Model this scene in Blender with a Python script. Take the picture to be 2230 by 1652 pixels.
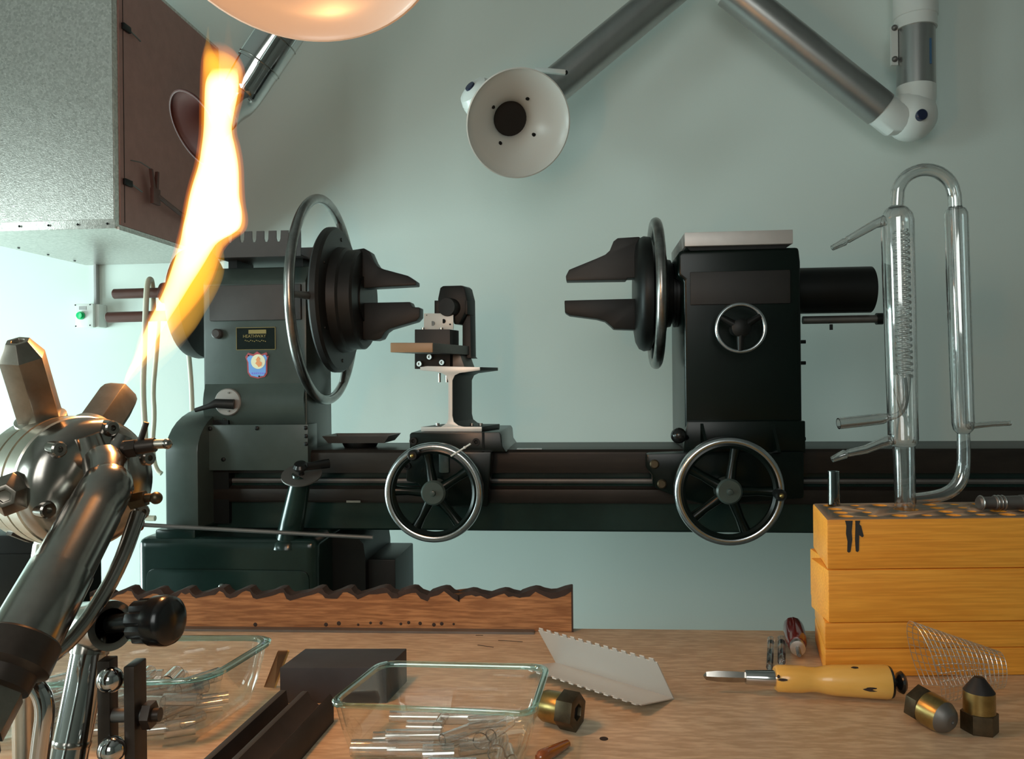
import bpy, bmesh, math, random
from mathutils import Vector as V, Matrix
random.seed(7)
for o in list(bpy.data.objects): bpy.data.objects.remove(o)
SC = bpy.context.scene
COL = SC.collection
R = math.radians
# ------------------------------------------------------------------ camera
F, S, CZ, BZ, TH, OD = 1750., .0105, 1.20, .85, R(5.4), 1.8   # focal (px), roll, eye height, bench height, room yaw
cd = bpy.data.cameras.new('camera'); cam = bpy.data.objects.new('camera', cd); COL.objects.link(cam)
cd.sensor_width = 36; cd.sensor_fit = 'HORIZONTAL'; cd.lens = F / 2230 * 36; cd.clip_start = .01
cam.matrix_world = Matrix.Translation((0, 0, CZ)) @ Matrix.Rotation(R(90), 4, 'X') @ Matrix.Rotation(-S, 4, 'Z')
SC.camera = cam
# room frame: u along the back wall, v into the room's depth, z up
RM = Matrix.Translation((0, OD, 0)) @ Matrix.Rotation(-TH, 4, 'Z')
# ------------------------------------------------------------------ light
W = bpy.data.worlds.new('world'); SC.world = W; W.use_nodes = True
W.node_tree.nodes['Background'].inputs[0].default_value = (.75, .9, 1, 1)
W.node_tree.nodes['Background'].inputs[1].default_value = .6
def area(name, u, v, z, su, sz, direction, power, col):
    l = bpy.data.lights.new(name, 'AREA'); l.shape = 'RECTANGLE'; l.size = su; l.size_y = sz
    l.energy = power; l.color = col
    o = bpy.data.objects.new(name, l); COL.objects.link(o)
    q = V(direction).to_track_quat('-Z', 'Z').to_matrix().to_4x4()
    o.matrix_world = RM @ Matrix.Translation((u, v, z)) @ q
    return o
WIN_L = (-1.2, .45, .05, 1.35)
WIN_F = (-2.85, -1.9, .9, 2.3)       # window in the side wall: v0, v1, z0, z1
FILL_WIN = (-.7, .5, 1.35, 2.5)        # unseen fill window added behind the camera: u0, u1, z0, z1
UL, UR, VB, VF, ZC = -2.9, 2.5, .6, -3.0, 2.9
area('daylight_side', UL - .12, (WIN_L[0] + WIN_L[1]) / 2, (WIN_L[2] + WIN_L[3]) / 2, WIN_L[1] - WIN_L[0], WIN_L[3] - WIN_L[2], (1, 0, 0), 285, (.74, 1, .98))
area('daylight_side_front', UL - .12, (WIN_F[0] + WIN_F[1]) / 2, (WIN_F[2] + WIN_F[3]) / 2, WIN_F[1] - WIN_F[0], WIN_F[3] - WIN_F[2], (1, 0, 0), 95, (.80, 1, .98))
area('rear_fill', (FILL_WIN[0] + FILL_WIN[1]) / 2, VF - .12, (FILL_WIN[2] + FILL_WIN[3]) / 2, FILL_WIN[1] - FILL_WIN[0], FILL_WIN[3] - FILL_WIN[2], (0, 1, 0), 33, (.97, 1, .95))  # added fill light at the rear opening, lifts bench and blocks
SC.view_settings.view_transform = 'Standard'; SC.view_settings.look = 'None'
SC.view_settings.gamma = 1; SC.view_settings.use_curve_mapping = False
SC.view_settings.exposure = -.85
SC.cycles.use_denoising = True
SC.cycles.max_bounces = 14; SC.cycles.transmission_bounces = 12; SC.cycles.glossy_bounces = 5
SC.cycles.diffuse_bounces = 4; SC.cycles.transparent_max_bounces = 48; SC.cycles.sample_clamp_indirect = 6
SC.cycles.caustics_reflective = True; SC.cycles.caustics_refractive = True

# ------------------------------------------------------------------ pixel helpers (photo frame 2230 x 1652)
cs, sn = math.cos(TH), math.sin(TH)
def lv(px, py):
    dx = px - 1115; dy = py - 826
    return (dx - dy * S) / F, (dy + dx * S) / F
def P(px, py, D):
    a, b = lv(px, py); return V((a * D, D, CZ - b * D))
def G(px, py, h=0):
    a, b = lv(px, py); D = (CZ - BZ - h) / b; return V((a * D, D, BZ + h))
def L(px, py, v):
    a, b = lv(px, py); t = (v + OD * cs) / (a * sn + cs); x, y, z = a * t, t, CZ - b * t
    return V((x * cs - (y - OD) * sn, v, z))
def PV(px, py, A, B):
    "point seen at a pixel on the vertical plane through ground points A and B"
    a, b = lv(px, py); n = V((-(B.y - A.y), B.x - A.x)); d = n.x * A.x + n.y * A.y
    t = d / (n.x * a + n.y); return V((a * t, t, CZ - b * t))
def pxm(n, D): return n / F * D

# ------------------------------------------------------------------ materials
MATS = {}
def nt(name):
    m = bpy.data.materials.new(name); m.use_nodes = True; m.node_tree.nodes.clear()
    MATS[name] = m; return m, m.node_tree.nodes, m.node_tree.links
def mat(name, col, rough=.5, metal=0., var=0., scale=8., bump=0., bscale=60., spec=.5, coat=0., stretch=(1, 1, 1), col2=None, detail=5, grain=None):
    m, N, K = nt(name)
    out = N.new('ShaderNodeOutputMaterial'); b = N.new('ShaderNodeBsdfPrincipled'); K.new(b.outputs[0], out.inputs[0])
    b.inputs['Roughness'].default_value = rough; b.inputs['Metallic'].default_value = metal
    b.inputs['Specular IOR Level'].default_value = spec; b.inputs['Coat Weight'].default_value = coat
    b.inputs['Base Color'].default_value = (*col, 1)
    tc = N.new('ShaderNodeTexCoord')
    if var or col2:
        mp = N.new('ShaderNodeMapping'); mp.inputs['Scale'].default_value = stretch; K.new(tc.outputs['Object'], mp.inputs[0])
        n = N.new('ShaderNodeTexNoise'); n.inputs['Scale'].default_value = scale; n.inputs['Detail'].default_value = detail; n.inputs['Roughness'].default_value = .65
        K.new(mp.outputs[0], n.inputs[0])
        r = N.new('ShaderNodeValToRGB'); r.color_ramp.elements[0].position = .3; r.color_ramp.elements[1].position = .7
        c2 = col2 or tuple(min(1, c * (1 + var)) for c in col)
        c1 = col if col2 else tuple(c * (1 - var) for c in col)
        r.color_ramp.elements[0].color = (*c1, 1); r.color_ramp.elements[1].color = (*c2, 1)
        K.new(n.outputs[0], r.inputs[0]); K.new(r.outputs[0], b.inputs['Base Color'])
        if grain:
            mp2 = N.new('ShaderNodeMapping'); mp2.inputs['Scale'].default_value = grain[1]; K.new(tc.outputs['Object'], mp2.inputs[0])
            n2 = N.new('ShaderNodeTexNoise'); n2.inputs['Scale'].default_value = grain[2]; n2.inputs['Detail'].default_value = 8; K.new(mp2.outputs[0], n2.inputs[0])
            r2 = N.new('ShaderNodeValToRGB'); r2.color_ramp.elements[0].position = .42; r2.color_ramp.elements[1].position = .62
            mx = N.new('ShaderNodeMix'); mx.data_type = 'RGBA'; mx.blend_type = 'MULTIPLY'; mx.inputs[0].default_value = grain[3]
            r2.color_ramp.elements[0].color = (*grain[0], 1); r2.color_ramp.elements[1].color = (1, 1, 1, 1)
            K.new(n2.outputs[0], r2.inputs[0]); K.new(r.outputs[0], mx.inputs[6]); K.new(r2.outputs[0], mx.inputs[7]); K.new(mx.outputs[2], b.inputs['Base Color'])
    if bump:
        n = N.new('ShaderNodeTexNoise'); n.inputs['Scale'].default_value = bscale; n.inputs['Detail'].default_value = 6
        K.new(tc.outputs['Object'], n.inputs[0])
        bp = N.new('ShaderNodeBump'); bp.inputs['Strength'].default_value = bump; bp.inputs['Distance'].default_value = .002
        K.new(n.outputs[0], bp.inputs['Height']); K.new(bp.outputs[0], b.inputs['Normal'])
    return m
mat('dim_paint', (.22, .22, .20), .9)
mat('wall_paint', (.665, .73, .685), .85, bump=.08, bscale=180)
mat('floor_lino', (.22, .20, .18), .5, var=.2)
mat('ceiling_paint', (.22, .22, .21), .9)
mat('white_frame', (.8, .8, .78), .4)
mat('bench_wood', (.60, .455, .31), .42, scale=9, stretch=(1, 2.2, 3), col2=(.78, .61, .43), grain=((.66, .56, .48), (7, 30, 8), 6, .6), bump=.06, bscale=120)
mat('box_wood', (.90, .36, .04), .42, scale=4, stretch=(1.2, 8, 8), col2=(1., .47, .065), grain=((.76, .66, .52), (3, 90, 90), 4, .6))
mat('box_top_wood', (.26, .16, .10), .55, scale=9, col2=(.38, .25, .16))
mat('rail_wood', (.34, .155, .06), .5, scale=5, stretch=(1.4, 8, 8), col2=(.52, .265, .115), grain=((.45, .36, .3), (3, 50, 60), 5, .7))
mat('handle_wood', (.80, .42, .075), .28, scale=5, col2=(.92, .54, .14), stretch=(1, 6, 6), coat=.4)
mat('char', (.035, .022, .018), .8, var=.4, scale=40)
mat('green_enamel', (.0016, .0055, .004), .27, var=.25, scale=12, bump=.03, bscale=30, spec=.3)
mat('green_enamel_lit', (.052, .073, .066), .32, var=.18, scale=9, bump=.05, bscale=45)  # lit copy of the lathe green, window light put into the colour
mat('green_gloss_lit', (.010, .026, .022), .2, var=.2, scale=12, bump=.02, bscale=25)  # lathe green lightened where the pedestal side catches the light
mat('panel_grey', (.060, .052, .050), .5, var=.15, scale=12)
mat('black_iron', (.0035, .0042, .0038), .45, var=.3, scale=14, spec=.3)
mat('black_brown', (.010, .0085, .0075), .5, var=.3, scale=14)
mat('red_brown', (.10, .038, .028), .5, var=.2)
mat('way_steel', (.026, .019, .015), .42, .4, var=.3, scale=10, stretch=(1, 6, 6))
mat('rim_steel', (.50, .52, .54), .22, 1., var=.15, scale=20)
mat('wheel_steel', (.30, .29, .28), .28, 1., var=.3, scale=25)
mat('steel', (.55, .54, .52), .3, 1.)
mat('plate_steel', (.34, .31, .29), .45, .5, var=.1)
mat('cap_steel', (.55, .52, .50), .45, .5, var=.1)
mat('dull_steel', (.20, .19, .18), .5, .8, var=.2)
mat('sheet_steel', (.62, .62, .60), .38, .35)
mat('chrome', (.55, .54, .53), .09, 1.)
mat('dark_chrome', (.36, .33, .30), .2, 1., var=.2, scale=30)
mat('nickel', (.72, .66, .57), .3, 1., var=.12, scale=20)
mat('bronze_dark', (.055, .04, .032), .35, .5, var=.3, scale=30)
mat('barrel_metal', (.30, .26, .22), .33, 1., var=.25, scale=30)
mat('alu', (.42, .42, .41), .33, .9, var=.06, scale=30, stretch=(1, 1, .1))
mat('white_plastic', (.72, .74, .71), .3)
mat('hood_enamel', (.46, .44, .42), .25)
mat('blue_cap', (.012, .018, .05), .3)
mat('blue_ink', (.05, .12, .22), .5)
mat('brass', (.38, .27, .10), .3, .9, var=.3, scale=40)
mat('brass_dark', (.10, .075, .045), .4, .8, var=.4, scale=40)
mat('soot', (.02, .017, .016), .55, .3)
mat('graphite', (.040, .043, .052), .55, var=.15, scale=20, bump=.05, bscale=90)
mat('carbon', (.028, .022, .02), .6, var=.4, scale=14)
mat('black_plastic', (.008, .008, .008), .22)
mat('black_gap', (.004, .004, .004), .9)
mat('cream_rubber', (.60, .58, .46), .5)
mat('cork_orange', (.45, .12, .04), .6)
mat('green_lamp', (.0, .55, .18), .2)
mat('grey_label', (.35, .33, .33), .6)
mat('gold_print', (.30, .23, .09), .4, .6)
mat('badge_red', (.50, .10, .12), .35)
mat('badge_blue', (.22, .48, 1.), .3)  # emblem blue and cream raised, reflected brightness held in their colour
mat('badge_cream', (1., 1., .72), .4)
mat('badge_orange', (1., .42, .18), .4)
mat('badge_purple', (.30, .25, 1.), .4)
mat('yellow_edge', (.70, .45, .15), .5)
mat('slide_brown', (.32, .19, .10), .4)
mat('red_plastic', (.10, .010, .008), .15, coat=.5)
mat('hood_glow_red', (.07, .014, .010), .5)  # red of the flame glow put into the hood colour
mat('marker', (.03, .03, .032), .6)
mat('wire', (.75, .72, .68), .3, .9)
mat('amber', (.30, .08, .015), .1, coat=1)
mat('concrete', (.3, .3, .3), .8)
def galv(name):
    m, N, K = nt(name)
    out = N.new('ShaderNodeOutputMaterial'); b = N.new('ShaderNodeBsdfPrincipled'); K.new(b.outputs[0], out.inputs[0])
    tc = N.new('ShaderNodeTexCoord'); v = N.new('ShaderNodeTexVoronoi'); v.inputs['Scale'].default_value = 190
    n = N.new('ShaderNodeTexNoise'); n.inputs['Scale'].default_value = 330; n.inputs['Detail'].default_value = 3
    K.new(tc.outputs['Object'], v.inputs[0]); K.new(tc.outputs['Object'], n.inputs[0])
    r = N.new('ShaderNodeValToRGB'); r.color_ramp.elements[0].color = (.42, .40, .37, 1); r.color_ramp.elements[1].color = (.66, .63, .59, 1)
    K.new(v.outputs['Color'], r.inputs[0]); K.new(r.outputs[0], b.inputs['Base Color'])
    bp = N.new('ShaderNodeBump'); bp.inputs['Strength'].default_value = .35; bp.inputs['Distance'].default_value = .001
    K.new(n.outputs[0], bp.inputs['Height']); K.new(bp.outputs[0], b.inputs['Normal'])
    b.inputs['Metallic'].default_value = .8; b.inputs['Roughness'].default_value = .30
galv('galvanised')
mat('side_glow_sheet', (.36, .19, .165), .5, .3, var=.08, scale=30)  # cabinet side reddened, flame glow painted into the metal
def glass(name, col=(1, 1, 1), ior=1.47, rough=0.):
    m, N, K = nt(name)
    out = N.new('ShaderNodeOutputMaterial'); g = N.new('ShaderNodeBsdfGlass'); mx = N.new('ShaderNodeMixShader'); gs = N.new('ShaderNodeBsdfGlossy'); gs.inputs['Roughness'].default_value = .06
    mx.inputs[0].default_value = .13; K.new(g.outputs[0], mx.inputs[1]); K.new(gs.outputs[0], mx.inputs[2]); K.new(mx.outputs[0], out.inputs[0])
    g.inputs['Color'].default_value = (*col, 1); g.inputs['IOR'].default_value = ior; g.inputs['Roughness'].default_value = rough
glass('glass')
def thin(name, tint, refl=.5, power=2.2, base=.05):
    m, N, K = nt(name)
    out = N.new('ShaderNodeOutputMaterial'); mx = N.new('ShaderNodeMixShader'); K.new(mx.outputs[0], out.inputs[0])
    t = N.new('ShaderNodeBsdfTransparent'); t.inputs[0].default_value = (*tint, 1)
    g = N.new('ShaderNodeBsdfGlossy'); g.inputs[0].default_value = (.95, 1, .98, 1); g.inputs['Roughness'].default_value = .04
    lw = N.new('ShaderNodeLayerWeight'); lw.inputs[0].default_value = .5
    p = N.new('ShaderNodeMath'); p.operation = 'POWER'; K.new(lw.outputs['Facing'], p.inputs[0]); p.inputs[1].default_value = power
    q = N.new('ShaderNodeMath'); q.operation = 'MULTIPLY_ADD'; K.new(p.outputs[0], q.inputs[0]); q.inputs[1].default_value = refl; q.inputs[2].default_value = base
    K.new(q.outputs[0], mx.inputs[0]); K.new(t.outputs[0], mx.inputs[1]); K.new(g.outputs[0], mx.inputs[2])
thin('dish_glass', (.985, .995, .99), .7, 3, .06)
thin('dish_rim', (.72, .90, .87), .7, 1.5, .14)
thin('tube_glass', (.985, .995, .99), .95, 2., .10)
thin('dark_glass', (.35, .36, .36), .8, 1.5, .12)
def flame(name, col, k):
    m, N, K = nt(name)
    out = N.new('ShaderNodeOutputMaterial'); e = N.new('ShaderNodeEmission'); K.new(e.outputs[0], out.inputs['Volume'])
    e.inputs[0].default_value = (*col, 1); e.inputs[1].default_value = k
flame('flame_yellow', (1., .50, .03), 55)
flame('flame_white', (1., .58, .24), 420)
flame('flame_faint', (1., .55, .2), 14)
flame('flame_mantle', (1., .20, .015), 40)
flame('flame_wisp', (1., .28, .06), 9)

# ------------------------------------------------------------------ mesh building
def frame(d):
    d = V(d).normalized(); a = V((0, 0, 1)) if abs(d.z) < .9 else V((1, 0, 0))
    x = a.cross(d).normalized(); return x, d.cross(x), d
WM = {}
class MB:
    def __init__(s): s.v = []; s.f = []; s.fm = []; s.mi = 0
    def _f(s, f): s.f.append(f); s.fm.append(s.mi)
    def ring(s, pts): b = len(s.v); s.v += [V(p) for p in pts]; return list(range(b, b + len(pts)))
    def bridge(s, a, b, closed=True):
        n = len(a)
        for i in range(n if closed else n - 1): s._f((a[i], a[(i + 1) % n], b[(i + 1) % n], b[i]))
    def loft(s, rings, caps=(True, True), loop=False):
        rr = [s.ring(r) for r in rings]
        for a, b in zip(rr, rr[1:]): s.bridge(a, b)
        if loop: s.bridge(rr[-1], rr[0])
        elif True:
            if caps[0]: s._f(tuple(reversed(rr[0])))
            if caps[1]: s._f(tuple(rr[-1]))
        return s
    def box(s, a, b):
        x0, y0, z0 = [min(i, j) for i, j in zip(a, b)]; x1, y1, z1 = [max(i, j) for i, j in zip(a, b)]
        return s.loft([[(x0, y0, z0), (x1, y0, z0), (x1, y1, z0), (x0, y1, z0)], [(x0, y0, z1), (x1, y0, z1), (x1, y1, z1), (x0, y1, z1)]])
    def hexa(s, bot, top): return s.loft([bot, top])
    def obox(s, c, ax, h):
        c = V(c); X, Y, Z = [V(a).normalized() * k for a, k in zip(ax, h)]
        q = [(-1, -1), (1, -1), (1, 1), (-1, 1)]
        return s.loft([[c + X * i + Y * j - Z for i, j in q], [c + X * i + Y * j + Z for i, j in q]])
    def prism(s, pts, ext):
        ext = V(ext); return s.loft([[V(p) for p in pts], [V(p) + ext for p in pts]])
    def rev(s, p, d, prof, seg=32, loop=False, ph=0., caps=(True, True)):
        x, y, z = frame(d); p = V(p)
        rs = [[p + z * h + (x * math.cos(ph + 2 * math.pi * i / seg) + y * math.sin(ph + 2 * math.pi * i / seg)) * max(r, 1e-7) for i in range(seg)] for h, r in prof]
        return s.loft(rs, loop=loop, caps=caps)
    def cyl(s, a, b, r0, r1=None, seg=24, ph=0.):
        a, b = V(a), V(b); return s.rev(a, b - a, [(0, r0), ((b - a).length, r0 if r1 is None else r1)], seg, ph=ph)
    def sph(s, c, r, seg=20, d=(0, 0, 1), k=1.):
        n = 10; return s.rev(c, d, [(-r * k * math.cos(math.pi * i / n), r * math.sin(math.pi * i / n)) for i in range(n + 1)], seg)
    def torus(s, c, d, Rr, r, seg=64, rs=12):
        x, y, z = frame(d); c = V(c); rings = []
        for i in range(seg):
            t = 2 * math.pi * i / seg; e = x * math.cos(t) + y * math.sin(t)
            rings.append([c + e * (Rr + r * math.cos(2 * math.pi * j / rs)) + z * r * math.sin(2 * math.pi * j / rs) for j in range(rs)])
        return s.loft(rings, loop=True)
    def tube(s, pts, r, seg=14, th=0., smooth=0):
        pts = [V(p) for p in pts]; n0 = len(pts)
        rad = list(r) if isinstance(r, (list, tuple)) else [r] * n0
        for _ in range(smooth):
            q, k = [pts[0]], [rad[0]]
            for i in range(len(pts) - 1):
                q += [pts[i] * .75 + pts[i + 1] * .25, pts[i] * .25 + pts[i + 1] * .75]
                k += [rad[i] * .75 + rad[i + 1] * .25, rad[i] * .25 + rad[i + 1] * .75]
            pts, rad = q + [pts[-1]], k + [rad[-1]]
        T = [(pts[min(i + 1, len(pts) - 1)] - pts[max(i - 1, 0)]).normalized() for i in range(len(pts))]
        x = frame(T[0])[0]; out = []; inn = []
        for p, t, k in zip(pts, T, rad):
            x = (x - t * x.dot(t)).normalized(); y = t.cross(x)
            c = [x * math.cos(2 * math.pi * i / seg) + y * math.sin(2 * math.pi * i / seg) for i in range(seg)]
            out.append([p + e * k for e in c]); inn.append([p + e * (k - th) for e in c])
        if th: return s.loft(out + inn[::-1], loop=True)
        return s.loft(out)
    def build(s, name, m, parent=None, M=None, bev=0., bseg=2, sharp=38, props=None, kind=None):
        vs = [(M @ p if M else p) for p in s.v]
        me = bpy.data.meshes.new(name)
        o = bpy.data.objects.new(name, me); COL.objects.link(o)
        if parent is not None:
            o.parent = parent; w = WM[parent]; WM[o] = w; wi = w.inverted(); vs = [wi @ p for p in vs]
        else:
            lo = [min(p[i] for p in vs) for i in range(3)]; hi = [max(p[i] for p in vs) for i in range(3)]
            c = V(((lo[0] + hi[0]) / 2, (lo[1] + hi[1]) / 2, lo[2])); o.location = c; WM[o] = Matrix.Translation(c); vs = [p - c for p in vs]
        bm = bmesh.new(); bv = [bm.verts.new(p) for p in vs]
        for f, i in zip(s.f, s.fm):
            try: fc = bm.faces.new([bv[k] for k in f]); fc.material_index = i
            except ValueError: pass
        bmesh.ops.remove_doubles(bm, verts=bm.verts, dist=2e-6)
        bmesh.ops.dissolve_degenerate(bm, edges=bm.edges, dist=1e-6)
        bmesh.ops.recalc_face_normals(bm, faces=bm.faces)
        if bev:
            ed = [e for e in bm.edges if len(e.link_faces) == 2 and e.calc_face_angle(0) > R(32)]
            bmesh.ops.bevel(bm, geom=ed, offset=bev, segments=bseg, affect='EDGES', clamp_overlap=True, profile=.6)
        for f in bm.faces: f.smooth = True
        for e in bm.edges: e.smooth = len(e.link_faces) == 2 and e.calc_face_angle(0) < R(sharp)
        bm.to_mesh(me); bm.free()
        for k in (m if isinstance(m, (list, tuple)) else [m]): me.materials.append(MATS[k])
        if kind: o['kind'] = kind
        return o
def tag(o, label, cat, group=None):
    o['label'] = label; o['category'] = cat
    if group: o['group'] = group
    return o
def thing(name, label, cat, loc, M=None, group=None):
    o = bpy.data.objects.new(name, None); COL.objects.link(o); o.empty_display_size = .02
    if M is None: M = Matrix.Translation(V(loc))
    o.matrix_world = M; WM[o] = M
    return tag(o, label, cat, group)
def copy_part(src, parent, shift):
    c = src.copy(); COL.objects.link(c); c.parent = parent; c.location = src.location + V(shift); WM[c] = WM.get(parent); return c
def rrect(c, n=6, r=.01):
    "rounded loop through four corner points (world)"
    out = []; k = len(c)
    for i in range(k):
        a, b, d = V(c[i - 1]), V(c[i]), V(c[(i + 1) % k])
        p = b + (a - b).normalized() * r; q = b + (d - b).normalized() * r
        for j in range(n + 1):
            t = j / n; out.append(p * (1 - t) ** 2 + b * 2 * t * (1 - t) + q * t * t)
    return out

# ------------------------------------------------------------------ the room
def struct(name, mb, m): o = mb.build(name, m, M=RM); o['kind'] = 'structure'; return o
struct('floor', MB().box((UL - .2, VF - .2, -.1), (UR + .2, VB + .2, 0)), 'floor_lino')
struct('ceiling', MB().box((UL - .2, VF - .2, ZC), (UR + .2, VB + .2, ZC + .1)), 'ceiling_paint')
struct('wall_back', MB().box((UL - .2, VB, 0), (UR + .2, VB + .15, ZC)), 'wall_paint')
struct('wall_right', MB().box((UR, VF - .2, 0), (UR + .15, VB, ZC)), 'dim_paint')
b = MB(); v0, v1, z0, z1 = WIN_L; w0, w1, y0, y1 = WIN_F
for q in ((VF - .2, w0, 0, ZC), (w0, w1, 0, y0), (w0, w1, y1, ZC), (w1, v0, 0, ZC), (v0, v1, 0, z0), (v0, v1, z1, ZC), (v1, VB, 0, ZC)): b.box((UL - .15, q[0], q[2]), (UL, q[1], q[3]))
struct('wall_left', b, 'wall_paint')
b = MB(); u0, u1, z0, z1 = FILL_WIN
b.box((UL, VF - .15, 0), (UR, VF, z0)).box((UL, VF - .15, z1), (UR, VF, ZC)).box((UL, VF - .15, z0), (u0, VF, z1)).box((u1, VF - .15, z0), (UR, VF, z1))
struct('wall_rear', b, 'dim_paint')
def window(name, lo, hi, axis):
    b = MB(); w = .045
    (a0, c0), (a1, c1) = lo, hi; mid = (a0 + a1) / 2
    for (p, q, r_, s_) in ((a0, c0, a0 + w, c1), (a1 - w, c0, a1, c1), (a0, c0, a1, c0 + w), (a0, c1 - w, a1, c1), (mid - w / 2, c0, mid + w / 2, c1)):
        if axis == 'u': b.box((UL - .09, p, q), (UL - .03, r_, s_))
        else: b.box((p, VF - .09, q), (r_, VF - .03, s_))
    struct(name, b, 'white_frame')
window('window_1', (WIN_L[0], WIN_L[2]), (WIN_L[1], WIN_L[3]), 'u')
window('window_3', (WIN_F[0], WIN_F[2]), (WIN_F[1], WIN_F[3]), 'u')
window('fill_window', (FILL_WIN[0], FILL_WIN[2]), (FILL_WIN[1], FILL_WIN[3]), 'v')  # unseen window added to go with the rear fill light

# ------------------------------------------------------------------ workbench
BM = Matrix.Translation((0, 1.135, 0)) @ Matrix.Rotation(-.065, 4, 'Z')
wb = thing('workbench', 'light brown worn wooden workbench covered with glassblowing tools', 'workbench', None, BM)
MB().box((-1.15, -1.0, BZ - .045), (1.25, 0, BZ)).build('bench_top', 'bench_wood', wb, BM, bev=.003)
for x in (-1.05, 1.15):
    for y in (-.9, -.08): MB().box((x - .04, y - .04, 0), (x + .04, y + .04, BZ - .045)).build('leg', 'bench_wood', wb, BM, bev=.003)
MB().box((-1.09, -.06, BZ - .14), (1.19, -.03, BZ - .045)).build('apron', 'bench_wood', wb, BM)
q = G(1315, 1608); b = MB(); b.rev(q - V((0, 0, .002)), (0, 0, 1), [(0, .0042), (.0023, .0042)], 16); b.build('wood_knot', 'char', wb)
for (x0, y0, x1, y1) in ((1085, 1394, 1138, 1397), (1036, 1383, 1052, 1383), (1040, 1404, 1075, 1409)):
    a, c = G(x0, y0), G(x1, y1); MB().obox((a + c) / 2, (c - a, V((0, 0, 1)).cross(c - a), (0, 0, 1)), ((c - a).length / 2, .0008, .0003)).build('scratch', 'char', wb)

# ------------------------------------------------------------------ glassworking lathe (built in the room frame)
LT = thing('glassworking_lathe', 'dark green glassworking lathe with two jawed chucks standing behind the workbench', 'lathe', None, RM @ Matrix.Translation((-.55, 0, 0)))
def lp(mb, name, m, parent=None, **k): return mb.build(name, m, parent or LT, RM, **k)
ZA = 1.385
zl = lambda py, v, px=1300: L(px, py, v).z
UX = V((1, 0, 0)); VX = V((0, 1, 0)); ZX = V((0, 0, 1))
# bed
u0, u1 = L(452, 1000, -.1).x, 1.72
zt, zb = 1.0515, .877
def strip(name, m, pv, parent=None, a=u0, b_=u1, **k): return lp(MB().prism([(a, v, z) for v, z in pv], (b_ - a, 0, 0)), name, m, parent, **k)
bed = strip('bed', 'green_gloss_lit', [(-.085, zl(1097, -.1)), (-.088, zb + .004), (-.084, zb), (.085, zb), (.09, zt - .02), (-.07, zt - .02), (-.07, zl(1045, -.09)), (-.088, zl(1062, -.1))])
strip('upper_way', 'way_steel', [(-.10, zl(1030, -.1)), (-.10, zt - .006), (-.094, zt), (.10, zt), (.10, zt - .03), (-.065, zt - .03), (-.07, zl(1030, -.1))], bed, bev=.0015)
strip('lower_way', 'way_steel', [(-.098, zl(1096, -.1)), (-.10, zl(1090, -.1)), (-.10, zl(1066, -.1)), (-.09, zl(1060, -.1)), (-.06, zl(1060, -.1)), (-.06, zl(1096, -.1))], bed, bev=.001)
strip('oil_rod', 'dull_steel', [(-.079 + .006 * math.cos(t * .785), zl(1047, -.08) + .006 * math.sin(t * .785)) for t in range(8)], bed)
a = L(755, 1089, -.101); lp(MB().box(a, L(785, 1094, -.1035)), 'scale_clip', 'rim_steel', bed)
a = L(1125, 984, -.1); lp(MB().box((a.x, -.097, zt), (L(1180, 984, -.1).x, -.085, zt + .002)), 'steel_rule', 'rim_steel', bed)
# headstock
vf, vb = -.09, .08
hx0, hx1 = L(443, 800, vf).x, -.4405
zh0, zh1 = zl(1028, vf, 550), zl(578, vf, 550)
hs = lp(MB().prism([(hx0, vf, zh0), (hx0, vf, zh1 - .035), (hx0, vf + .03, zh1), (hx0, vb - .03, zh1), (hx0, vb, zh1 - .03), (hx0, vb, zh0)], (hx1 - hx0, 0, 0)), 'headstock', 'green_enamel_lit', bev=.006)
def face(x0, y0, x1, y1, v, d, name, m, parent, bev=.001):
    a, c = L(x0, y0, v), L(x1, y1, v); return lp(MB().box((a.x, v, a.z), (c.x, v + d, c.z)), name, m, parent, bev=bev)
face(455, 622, 655, 695, vf - .008, .012, 'upper_panel', 'panel_grey', hs, .002)
face(449, 925, 671, 1024, -.118, .06, 'lower_cover', 'green_enamel_lit', hs, .0015)
# swept belly of the casting
pr = []
for i in range(9):
    t = i / 8; pr.append((vf - .012 * math.sin(math.pi * t), zl(835 + 88 * t, vf, 560)))
lp(MB().prism([(hx0 + .004, v, z) for v, z in pr] + [(hx0 + .004, vf + .02, pr[-1][1]), (hx0 + .004, vf + .02, pr[0][1])], (hx1 - hx0 - .008, 0, 0)), 'casting_swell', 'green_enamel_lit', hs, sharp=60)
scr = None
for x, y in ((458, 933), (560, 932), (666, 931), (667, 949), (667, 966), (487, 1000), (490, 914)):
    p = L(x, y, -.118 if y > 925 else vf - .002); lp(MB().rev(p, (0, -1, 0), [(0, .0045), (.003, .0045), (.004, .003)], 10), 'screw', 'black_iron', hs)
p = L(476, 727, vf); lp(MB().rev(p, (0, -1, 0), [(0, .011), (.012, .011), (.015, .008)], 20), 'button', 'panel_grey', hs)
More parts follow.
